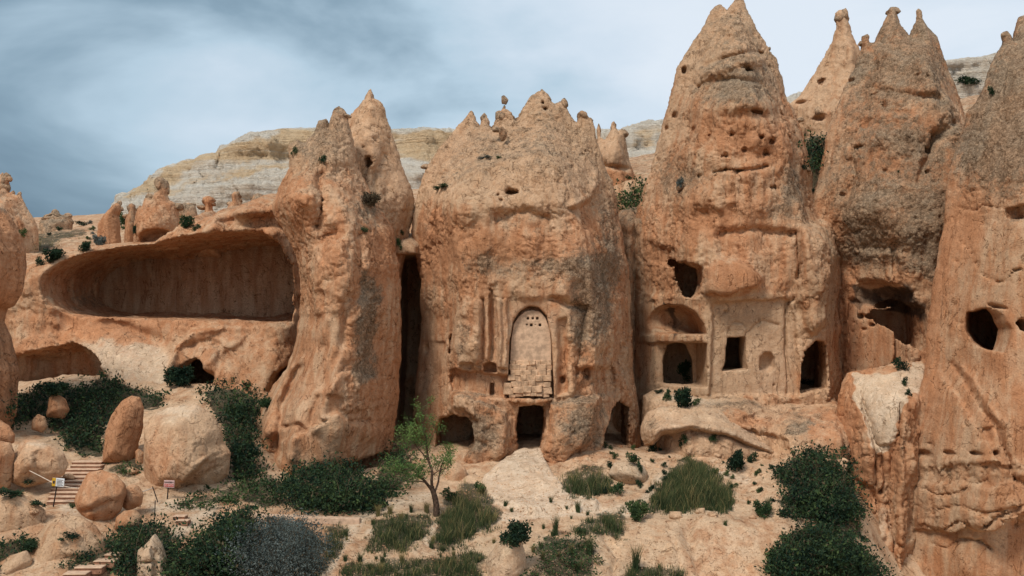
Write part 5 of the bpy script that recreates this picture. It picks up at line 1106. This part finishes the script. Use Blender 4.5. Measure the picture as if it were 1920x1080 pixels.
def patch(name, label, cat, P, dens, kind='leaf', mat=None, H=.5, leaf=.07, cl=.2, per=12, stuff=False, group=None, edge=26, w=.012, up=.35, top=None, mats2=None):
    """growth rooted over the real ground seen inside outline P: a mass H metres deep that thins to its edge"""
    us = [p_[0] for p_ in P]; vs = [p_[1] for p_ in P]
    area = abs(sum(P[i][0] * P[(i + 1) % len(P)][1] - P[(i + 1) % len(P)][0] * P[i][1] for i in range(len(P)))) / 2
    if kind == 'leaf': leaf, per, cl, H = leaf * 1.5, int(per * 1.15), cl * 1.25, H * 1.1
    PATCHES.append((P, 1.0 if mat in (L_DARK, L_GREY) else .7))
    n = int(area * dens / 100 * (1.25 if kind == 'leaf' else 1.1))
    U_, V_, D_ = sample_poly(P, int(n * 1.35), 15.0)
    # lumpy outline: skip where a noise is low near the edge
    nn = perlin(U_ / 17, V_ / 11, U_ * 0 + len(RUN) * 7.7) * 30 + perlin(U_ / 6, V_ / 4, U_ * 0 + len(RUN) * 3.7) * 10 - 1
    ro = []
    gap_ = perlin(U_ / 21 + 5, V_ / 11, U_ * 0 + len(RUN) * 2.3) > (.42 if kind == 'leaf' else .36)
    for gi, (u, v, d_, k) in enumerate(zip(U_, V_, D_, nn)):
        if gap_[gi] or d_ + k < 0 or nr_.rand() > .25 + (d_ + k) / 11: continue
        h_ = H * min(1, (d_ + k * .5 + 5) / edge)
        L, N_, nm_ = hit(u, v + min(.5 * h_ * 50, max(vs) + 6 - v))
        if L is None or nm_ in RUN or nm_.startswith(('boulder', 'step', 'tread')): continue
        ro.append((L, max(h_, .04), N_))
    if not ro: print('EMPTY', label); return
    Lc = np.array([r_[0] for r_ in ro]); hh = np.array([r_[1] for r_ in ro]); NN = np.array([r_[2] for r_ in ro])
    y_med = np.median(Lc[:, 1]); ok = np.abs(Lc[:, 1] - y_med) < 7; Lc, hh, NN = Lc[ok], hh[ok], NN[ok]
    base = np.array([Lc[:, 0].mean(), Lc[:, 1].mean(), Lc[:, 2].min()])
    Lc = Lc - base; tip = None
    if kind == 'leaf':
        lump = .6 + .8 * np.clip(perlin(Lc[:, 0] * 1.8, Lc[:, 1] * 1.8, Lc[:, 2] * 1.8) + .3, 0, 1)
        C_ = np.repeat(Lc, per, 0) + np.repeat(NN * .5 + np.array([0, -.1, .6]), per, 0) * (np.repeat(hh * lump, per) * nr_.uniform(0, 1, len(Lc) * per) ** .6)[:, None] + nr_.normal(size=(len(Lc) * per, 3)) * cl * np.array([1, 1, .6]) * np.repeat(np.clip(hh * 2.5, .3, 1), per)[:, None]
        v_, q_ = leaves(C_, leaf, up)
        nt_w = min(140, len(Lc) // 5); wi = nr_.randint(0, len(Lc), nt_w)
        tv, tq, _t = blades(Lc[wi] + (NN[wi] * .5 + np.array([0, -.1, .6])) * (hh[wi] * .3)[:, None], hh[wi] * 1.0 + .1, .024, .55)
        q_ = np.concatenate([q_, tq + len(v_)]); v_ = np.concatenate([v_, tv])
    else:
        C_ = np.repeat(Lc, per, 0) + nr_.normal(size=(len(Lc) * per, 3)) * cl * np.array([1, 1, 0])
        C_ = C_ - np.array([0, 0, .03]); HH = np.repeat(hh, per)
        v_, q_, tip = blades(C_, HH, w)
    me = make_mesh(name, v_, q_, False)
    m2 = L_DRY if mat is L_GRASS else (L_BROWN if mat in (L_DARK, L_GREY, L_MID) else None)
    if m2 is not None:
        me.materials.append(mat); me.materials.append(m2); me.materials.append(L_MID if mat is L_DARK else mat)
        ncl = len(C_); pat = perlin(C_[:, 0] * 1.3 + 9, C_[:, 1] * 1.3, C_[:, 2] * 1.3)
        rr_ = nr_.uniform(0, 1, ncl); mi_ = np.where(rr_ < .10 + .55 * np.clip(pat, 0, 1), 1 if kind == 'blade' else 0, 0)
        if kind == 'leaf': mi_ = np.where(rr_ < .04 + .3 * np.clip(pat - .25, 0, 1), 1, np.where(rr_ > .8 - .6 * np.clip(-pat, 0, 1), 2, 0))
        mi_ = np.concatenate([mi_, mi_]) if kind == 'blade' else np.concatenate([mi_, np.full(len(q_) - len(mi_), 1)])
        me.polygons.foreach_set('material_index', mi_.astype(np.int32))
    if tip is not None: me.attributes.new('tip', 'FLOAT', 'POINT').data.foreach_set('value', tip.astype(np.float32))
    o = link(name, me, mat, loc=tuple(base), label=label, cat=cat, kind='stuff' if stuff else None, group=group)
    RUN.add(o.name)
    return o
def bush_mesh(seed, n=1500, leaf=.11, stems=True, upr=.4):
    """unit bush: about 1 m wide and 0.8 m high"""
    r_ = np.random.RandomState(seed)
    nl = 9; cen = r_.uniform(-1, 1, (nl, 3)) * np.array([.30, .30, .22]) + np.array([0, 0, .38]); rad = r_.uniform(.13, .26, nl)
    k = r_.randint(0, nl, n); d = r_.normal(size=(n, 3)); d /= np.linalg.norm(d, axis=1)[:, None]
    P = cen[k] + d * (rad[k] * r_.uniform(.25, 1.08, n) ** .5)[:, None]
    P[:, 2] = np.maximum(P[:, 2], .0)
    v_, q_ = leaves(P, leaf, upr)
    return make_mesh('foliage', v_, q_, False)
def tuft_mesh(seed, n=160, spread=.5):
    r_ = np.random.RandomState(seed)
    P = np.stack([r_.normal(size=n) * .11, r_.normal(size=n) * .11, np.zeros(n)], 1)
    v_, q_, tip = blades(P, .8, .035, spread)
    me = make_mesh('tuft', v_, q_, False); me.attributes.new('tip', 'FLOAT', 'POINT').data.foreach_set('value', tip.astype(np.float32)); return me
BM = [bush_mesh(i) for i in range(4)]
BMS = [bush_mesh(10 + i, 420, .15) for i in range(3)]
TM = [tuft_mesh(i) for i in range(3)]
def with_mat(me, mat):
    k = (me.name, mat.name)
    if k not in CACHE:
        c = me.copy(); c.materials.clear(); c.materials.append(mat); CACHE[k] = c
    return CACHE[k]
CACHE = {}
def shrub(u, v, w_px, h_px, label, mat=L_DARK, kind='bush', cat='shrub', group=None, name='shrub', push=0.0):
    L, N_, _ = hit(u, v)
    if L is None: print('miss', label); return
    L = L + np.array([0, push, 0])
    k = L[1] / FP; src = {'bush': BM, 'small': BMS, 'tuft': TM}[kind]
    me = with_mat(src[rnd.randrange(len(src))], mat)
    o = link(name, me, loc=tuple(L - np.array([0, 0, .03])), label=label, cat=cat, group=group)
    o.scale = (w_px * k / .95, w_px * k / .95, h_px * k / .72); o.rotation_euler = (0, 0, rnd.uniform(0, 6.28))
    RUN.add(o.name)
    return o
# masses of growth
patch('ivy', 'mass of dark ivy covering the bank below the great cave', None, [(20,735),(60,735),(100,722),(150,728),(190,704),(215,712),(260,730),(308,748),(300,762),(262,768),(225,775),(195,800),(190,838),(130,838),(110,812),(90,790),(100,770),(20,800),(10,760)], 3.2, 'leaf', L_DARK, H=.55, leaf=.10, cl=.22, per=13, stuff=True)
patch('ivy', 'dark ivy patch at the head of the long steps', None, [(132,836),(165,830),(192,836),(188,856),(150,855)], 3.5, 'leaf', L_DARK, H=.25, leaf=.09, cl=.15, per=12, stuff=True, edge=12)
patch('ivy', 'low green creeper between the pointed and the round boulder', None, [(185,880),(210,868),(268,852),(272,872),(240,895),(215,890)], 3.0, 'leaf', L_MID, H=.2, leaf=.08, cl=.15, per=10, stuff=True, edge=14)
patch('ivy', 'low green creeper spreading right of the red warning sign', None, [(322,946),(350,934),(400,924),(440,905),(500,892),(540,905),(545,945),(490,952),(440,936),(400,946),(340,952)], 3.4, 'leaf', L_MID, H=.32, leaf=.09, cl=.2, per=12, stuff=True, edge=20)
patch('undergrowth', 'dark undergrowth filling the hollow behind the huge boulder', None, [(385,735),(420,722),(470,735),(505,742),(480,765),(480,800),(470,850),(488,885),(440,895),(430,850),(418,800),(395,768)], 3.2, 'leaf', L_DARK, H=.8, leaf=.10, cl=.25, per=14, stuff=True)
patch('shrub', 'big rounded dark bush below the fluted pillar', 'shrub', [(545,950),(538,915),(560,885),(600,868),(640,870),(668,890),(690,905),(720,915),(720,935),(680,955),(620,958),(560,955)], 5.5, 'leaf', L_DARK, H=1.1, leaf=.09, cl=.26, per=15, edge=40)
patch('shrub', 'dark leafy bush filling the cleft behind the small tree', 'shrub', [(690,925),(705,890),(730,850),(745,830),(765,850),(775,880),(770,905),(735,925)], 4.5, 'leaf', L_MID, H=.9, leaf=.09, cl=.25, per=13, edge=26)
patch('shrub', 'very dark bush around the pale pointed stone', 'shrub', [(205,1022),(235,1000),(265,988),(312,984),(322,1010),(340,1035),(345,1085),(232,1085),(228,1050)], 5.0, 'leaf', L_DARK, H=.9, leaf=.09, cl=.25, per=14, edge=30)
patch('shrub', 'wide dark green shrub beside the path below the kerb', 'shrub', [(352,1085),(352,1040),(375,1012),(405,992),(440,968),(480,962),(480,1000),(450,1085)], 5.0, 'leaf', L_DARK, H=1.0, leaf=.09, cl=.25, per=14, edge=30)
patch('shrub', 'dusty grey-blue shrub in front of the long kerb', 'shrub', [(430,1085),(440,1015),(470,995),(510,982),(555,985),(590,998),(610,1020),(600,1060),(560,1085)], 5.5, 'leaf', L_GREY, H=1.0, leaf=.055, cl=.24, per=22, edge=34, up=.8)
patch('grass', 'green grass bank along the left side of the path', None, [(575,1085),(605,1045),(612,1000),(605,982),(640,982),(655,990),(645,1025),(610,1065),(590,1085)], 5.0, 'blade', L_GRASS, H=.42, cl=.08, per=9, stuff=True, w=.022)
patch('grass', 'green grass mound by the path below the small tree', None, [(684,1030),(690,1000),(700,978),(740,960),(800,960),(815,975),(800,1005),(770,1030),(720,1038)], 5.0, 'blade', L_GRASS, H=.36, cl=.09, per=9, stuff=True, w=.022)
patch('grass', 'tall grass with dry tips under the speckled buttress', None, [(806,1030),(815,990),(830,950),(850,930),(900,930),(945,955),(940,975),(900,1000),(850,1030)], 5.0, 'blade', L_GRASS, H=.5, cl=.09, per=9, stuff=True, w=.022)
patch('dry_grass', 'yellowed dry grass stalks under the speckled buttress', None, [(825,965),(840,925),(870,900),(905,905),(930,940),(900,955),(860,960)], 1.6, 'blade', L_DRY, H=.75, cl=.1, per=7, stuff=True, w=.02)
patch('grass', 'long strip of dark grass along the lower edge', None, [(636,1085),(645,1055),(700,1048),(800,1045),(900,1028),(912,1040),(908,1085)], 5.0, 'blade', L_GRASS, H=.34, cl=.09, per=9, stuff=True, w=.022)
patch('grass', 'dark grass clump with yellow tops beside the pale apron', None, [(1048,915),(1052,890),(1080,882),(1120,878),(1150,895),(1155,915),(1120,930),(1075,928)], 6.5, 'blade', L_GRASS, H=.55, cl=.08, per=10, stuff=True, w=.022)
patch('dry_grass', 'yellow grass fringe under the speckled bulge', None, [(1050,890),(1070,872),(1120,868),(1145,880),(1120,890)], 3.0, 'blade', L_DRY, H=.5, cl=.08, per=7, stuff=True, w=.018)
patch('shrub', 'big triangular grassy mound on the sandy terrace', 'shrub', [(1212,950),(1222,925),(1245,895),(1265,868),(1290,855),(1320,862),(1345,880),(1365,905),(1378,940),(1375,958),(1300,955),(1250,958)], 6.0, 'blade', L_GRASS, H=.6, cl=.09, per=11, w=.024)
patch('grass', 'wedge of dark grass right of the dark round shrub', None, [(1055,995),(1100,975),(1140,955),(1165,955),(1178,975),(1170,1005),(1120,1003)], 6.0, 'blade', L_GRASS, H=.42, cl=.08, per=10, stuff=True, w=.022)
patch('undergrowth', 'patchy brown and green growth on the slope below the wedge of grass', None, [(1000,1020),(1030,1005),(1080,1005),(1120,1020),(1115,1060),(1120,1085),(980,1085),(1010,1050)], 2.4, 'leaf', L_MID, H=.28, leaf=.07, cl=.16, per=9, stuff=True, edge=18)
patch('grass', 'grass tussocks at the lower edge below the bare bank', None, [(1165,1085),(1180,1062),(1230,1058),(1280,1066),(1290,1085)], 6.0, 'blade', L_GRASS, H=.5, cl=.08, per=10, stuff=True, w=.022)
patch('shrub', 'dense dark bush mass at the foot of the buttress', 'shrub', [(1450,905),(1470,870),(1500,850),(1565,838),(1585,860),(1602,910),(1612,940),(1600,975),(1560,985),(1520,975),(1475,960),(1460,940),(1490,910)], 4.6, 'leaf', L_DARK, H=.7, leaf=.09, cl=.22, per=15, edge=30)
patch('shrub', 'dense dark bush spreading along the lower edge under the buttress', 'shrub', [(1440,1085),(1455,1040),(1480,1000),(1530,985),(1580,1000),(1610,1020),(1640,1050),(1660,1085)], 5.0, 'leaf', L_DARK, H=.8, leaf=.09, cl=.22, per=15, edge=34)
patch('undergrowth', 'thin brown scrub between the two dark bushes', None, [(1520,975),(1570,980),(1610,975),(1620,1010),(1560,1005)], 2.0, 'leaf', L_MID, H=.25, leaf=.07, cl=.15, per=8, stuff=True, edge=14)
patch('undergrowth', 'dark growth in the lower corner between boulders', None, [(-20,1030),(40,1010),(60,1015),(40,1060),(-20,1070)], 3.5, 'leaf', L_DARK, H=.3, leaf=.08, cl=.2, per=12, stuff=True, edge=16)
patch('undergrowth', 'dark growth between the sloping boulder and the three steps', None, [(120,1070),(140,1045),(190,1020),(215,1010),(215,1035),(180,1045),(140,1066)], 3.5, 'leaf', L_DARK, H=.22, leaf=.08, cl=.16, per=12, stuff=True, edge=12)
patch('shrub', 'green bushes clinging in the saddle beside the small knobbly spire', 'shrub', [(1160,385),(1155,355),(1180,340),(1205,335),(1212,350),(1195,385)], 7, 'leaf', L_MID, H=.7, leaf=.12, cl=.25, per=12, edge=16)
patch('shrub', 'dark evergreen wedged in the cleft beside the tallest cone', 'shrub', [(1508,300),(1510,262),(1525,248),(1542,252),(1540,285),(1528,320)], 9, 'leaf', L_DARK, H=.7, leaf=.12, cl=.25, per=12, edge=16)
patch('dry_grass', 'grey-green grass spread over the slope above the cave', None, [(45,470),(50,438),(110,432),(170,428),(160,442),(110,452),(90,478)], 4.0, 'blade', L_DRY, H=.35, cl=.12, per=5, stuff=True, w=.03)
# single shrubs and tufts:  u, v of the foot, width, height
for a in [(102,492,40,26,'dark spiky shrub on the brow at the end of the cave',L_DARK,'bush'),(76,498,16,18,'small dark shrub hanging at the very end of the brow',L_DARK,'small'),(160,470,26,18,'dark round shrub on the orange slope above the cave',L_DARK,'bush'),(185,460,26,20,'grey-green shrub behind the dark round one on the slope',L_GREY,'bush'),
          (154,423,22,9,'flat dark shrub on the skyline beside the grey stones',L_DARK,'small'),(172,432,12,9,'small green shrub on the skyline',L_MID,'small'),(42,444,18,16,'green shrub at the foot of the anvil-capped spire',L_MID,'small'),(232,425,22,26,'green shrub between the leaning pinnacle and the ball-capped hoodoo',L_MID,'small'),
          (350,428,28,26,'bright green bush right of the head-capped hoodoo',L_MID,'bush'),(368,432,16,12,'tiny green bush beside the mushroom hoodoo',L_MID,'small'),(255,438,14,22,'dark scrub against the side of the head-capped hoodoo',L_DARK,'small'),
          (336,722,56,38,'dark bush in the mouth of the small round cave',L_DARK,'bush'),(604,306,16,16,'dark green bush growing near the top of the fluted pillar',L_DARK,'small'),(553,290,16,16,'green tuft on the knob at the pillar shoulder',L_MID,'small'),
          (692,385,44,26,'grey dry shrub in the notch below the sharp peak',L_BROWN,'bush'),(683,436,18,12,'small green plant on the ledge of the fluted pillar',L_MID,'small'),(750,470,12,24,'green plant low in the dark cleft',L_MID,'small'),(752,440,12,12,'small plant high in the dark cleft',L_DARK,'small'),
          (835,352,30,8,'flat green plant on the shoulder of the central rock',L_MID,'small'),(822,356,20,8,'second flat green plant on the shoulder of the central rock',L_DARK,'small'),(908,297,24,7,'grey-green tuft high on the central rock face',L_GREY,'small'),(935,297,10,6,'tiny tuft beside the grey-green one high on the face',L_MID,'small'),
          (1278,712,34,34,'green shrub in the doorway under the half-round arch',L_MID,'bush'),(1282,764,42,38,'dark green shrub on the ledge below the arch',L_DARK,'bush'),(1250,752,16,22,'thin green plant left of the dark shrub on the ledge',L_MID,'small'),(1305,760,16,14,'small green plant right of the dark shrub on the ledge',L_MID,'small'),(1235,737,18,8,'low dark tuft on the ledge',L_DARK,'small'),
          (1225,846,20,18,'round dark shrub on the sandy terrace by the doorway',L_DARK,'small'),(1280,838,16,24,'upright green plant under the curved slab',L_MID,'small'),(1335,828,18,14,'green plant under the middle of the curved slab',L_MID,'small'),(1185,868,34,20,'low green shrub above the smooth pale boulder',L_MID,'small'),
          (1200,885,12,18,'small dark plant on the smooth pale boulder',L_DARK,'small'),(1383,880,40,36,'green shrub under the end of the curved slab',L_DARK,'bush'),(1410,868,22,20,'dark plant in the shade of the slab end',L_DARK,'small'),(1195,975,44,44,'pointed green shrub left of the grassy mound foot',L_MID,'bush'),
          (1428,968,36,30,'green tuft beside two pale stones above the bank',L_MID,'bush'),(968,1020,58,46,'dark round shrub with fine spiky leaves',L_DARK,'bush'),(1155,925,30,20,'leafy green plant right of the yellow-topped clump',L_MID,'small'),(1515,722,50,14,'brown dry brush on the sill of the far cave mouth',L_BROWN,'small'),
          (1690,692,26,22,'dark plant on the lip of the pale slab',L_DARK,'small'),(1697,722,14,16,'small dark plant on the pale slab',L_DARK,'small'),(1704,742,12,14,'lowest small dark plant on the pale slab',L_DARK,'small'),(1506,318,16,14,'dark tuft on the flank of the tallest cone',L_DARK,'small'),(1524,362,14,10,'dark tuft lower on the flank of the tallest cone',L_DARK,'small'),
          (1275,352,16,20,'grey-green tuft on the left flank of the tallest cone',L_GREY,'small'),(900,925,24,22,'small green plant on the foot of the speckled buttress',L_MID,'small'),(1858,180,16,18,'dark bush on the shoulder of the shaded wall',L_DARK,'small'),(1818,160,40,18,'dark bush patch on the distant white slope',L_DARK,'small'),
          (1686,322,8,6,'tiny dark tuft on the lichened tower',L_DARK,'small'),(845,935,30,20,'green weeds at the foot of the small tree',L_MID,'small'),(1090,1000,20,12,'low green plant beside the wedge of grass',L_MID,'small'),(100,740,60,30,'dark shrub at the mouth of the low arch',L_DARK,'bush'),
          (500,770,30,30,'green shrub beside the small oval cave',L_MID,'bush'),(460,870,50,50,'dark shrub between the huge boulder and the pillar',L_DARK,'bush'),(445,790,44,34,'green shrub high behind the huge boulder',L_MID,'bush'),(60,905,40,14,'dark creeper under the angular boulder',L_DARK,'small'),(20,930,50,16,'green creeper above the cracked slab boulder',L_DARK,'small'),
          (70,950,30,14,'dark plant behind the cracked slab boulder',L_DARK,'small'),(138,952,18,12,'green weed at the foot of the long steps',L_MID,'small'),(130,1010,40,14,'dark creeper on the broad sloping boulder',L_DARK,'small'),(60,1030,44,20,'dark shrub between the lower boulders',L_DARK,'bush')]:
    shrub(*a)
for a in [(1105,1040,22,34,'tall single stalk of green on the bare bank'),(1042,1002,18,30,'upright green stalk by the dark round shrub'),(1192,1070,26,40,'tall spiky stalks at the lower edge'),(1440,955,14,20,'small spiky tuft near the bank'),(1360,985,12,10,'tiny tuft on the bare bank')]:
    shrub(*a[:5], L_GRASS, 'tuft', 'plant', name='plant')
G2 = 'small tufts dotted over the sandy terrace'
for i in range(70):
    u, v = rnd.uniform(1130, 1465), rnd.uniform(835, 960)
    L, N_, nm_ = hit(u, v)
    if L is None or nm_ not in ('ground',): continue
    w_ = rnd.uniform(6, 15); shrub(u, v, w_, w_ * rnd.uniform(.6, 1.2), 'small green tuft dotted on the sandy terrace', rnd.choice([L_DARK, L_MID]), 'small', 'plant', G2, 'small_plant')
G4 = 'small tufts dotted over the slope above the cave'
for i in range(46):
    u, v = rnd.uniform(60, 420), rnd.uniform(405, 475)
    L, N_, nm_ = hit(u, v)
    if L is None or nm_ not in ('hillside',): continue
    w_ = rnd.uniform(6, 14); shrub(u, v, w_, w_ * .7, 'small tuft dotted on the slope above the cave', rnd.choice([L_DARK, L_MID, L_GREY]), 'small', 'plant', G4, 'small_plant')
G3 = 'small weeds along the sandy path'
for i in range(60):
    u, v = rnd.uniform(640, 1120), rnd.uniform(940, 1075)
    L, N_, nm_ = hit(u, v)
    if L is None or nm_ not in ('ground',): continue
    w_ = rnd.uniform(7, 16); shrub(u, v, w_, w_ * rnd.uniform(.7, 1.3), 'small weed beside the sandy path', rnd.choice([L_GRASS, L_DRY, L_GRASS]), 'tuft', 'plant', G3, 'small_plant')
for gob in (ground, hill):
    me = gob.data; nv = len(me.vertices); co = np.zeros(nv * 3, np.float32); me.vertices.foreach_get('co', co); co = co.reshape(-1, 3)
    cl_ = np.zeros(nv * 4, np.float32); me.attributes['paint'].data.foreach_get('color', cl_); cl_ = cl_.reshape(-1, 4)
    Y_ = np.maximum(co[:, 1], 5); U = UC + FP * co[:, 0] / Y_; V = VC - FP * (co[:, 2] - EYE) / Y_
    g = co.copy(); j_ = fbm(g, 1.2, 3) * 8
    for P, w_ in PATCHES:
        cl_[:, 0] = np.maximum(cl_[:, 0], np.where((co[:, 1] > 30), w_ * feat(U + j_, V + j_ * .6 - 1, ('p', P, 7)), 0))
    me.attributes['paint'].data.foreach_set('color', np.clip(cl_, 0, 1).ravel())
# tree
TY = 44.6
def tp(u, v, dy=0.0): return W(u, v, TY + dy)
L, _, _ = hit(818, 966)
TY = float(L[1]) if L is not None else TY
tr = link('small_tree', None, loc=tuple(tp(818, 968)), label='young leaning tree with thin light green foliage by the path', cat='tree')
br = []; twig = []
def limb(pts, r0, r1, gen=0):
    P = [tp(*p_) for p_ in pts]; out = [P[0]]
    for a, b in zip(P[:-1], P[1:]):
        for t in (.5, 1.0): out.append(a + (b - a) * t + nr_.normal(size=3) * .02)
    R = np.linspace(r0, r1, len(out)); br.append((out, R)); return out
main = [limb([(818,970),(819,948),(814,925),(810,912)], .13, .085), limb([(812,922,0),(798,905,-.1),(786,893,-.3),(776,882,-.5)], .065, .035), limb([(810,914),(812,890,.1),(806,868,.2),(800,840,.1),(795,810,0),(790,770,-.1)], .06, .012),
        limb([(814,925),(822,905,.3),(826,885,.4),(832,862,.5),(840,846,.6)], .045, .012), limb([(776,882,-.5),(762,878,-.6),(748,886,-.8),(738,896,-.9)], .03, .01), limb([(776,882,-.5),(768,860,-.4),(760,835,-.3),(752,815,-.2)], .03, .01),
        limb([(806,868,.2),(790,850,.3),(778,830,.4),(768,806,.4)], .03, .009), limb([(800,840,.1),(812,820,0),(818,800,-.1)], .022, .008), limb([(812,890,.1),(832,880,-.2),(846,872,-.3)], .022, .008), limb([(798,905,-.1),(782,902,-.6),(768,905,-.9)], .025, .008)]
LP = []
def sub(P, gen, r):
    for i in range(2 if gen else 3, len(P)):
        for _ in range(2 if gen == 0 else 1):
            d = nr_.normal(size=3); d[2] = abs(d[2]) * .7 + .35; d /= np.linalg.norm(d)
            L_ = nr_.uniform(.22, .55) * (1 if gen == 0 else .6)
            Q = [P[i], P[i] + d * L_ * .5 + nr_.normal(size=3) * .03, P[i] + d * L_]
            br.append((Q, [r, r * .7, r * .35])); 
            for t in np.linspace(.25, 1, 5): LP.append(Q[0] + (Q[2] - Q[0]) * t)
            if gen == 0: sub([Q[0], Q[0], Q[1], Q[2]], 1, r * .5)
for m_ in main[1:]: sub(m_, 0, .01)
bm_me = tubes_mesh('trunk', [([p_ - np.array(tr.location) for p_ in P], list(R)) for P, R in br], 5); link('trunk', bm_me, M_BARK, tr)
LP = np.array(LP) - np.array(tr.location)
C_ = np.repeat(LP, 6, 0) + nr_.normal(size=(len(LP) * 6, 3)) * .075
v_, q_ = leaves(C_, .06, .3, .55); link('crown', make_mesh('crown', v_, q_, False), L_TREE, tr)
print('LEAVES', len(q_), 'OBJ', len(scene.objects), 'TRIS', sum(len(o.data.polygons) * 2 for o in scene.objects if o.type == 'MESH'))
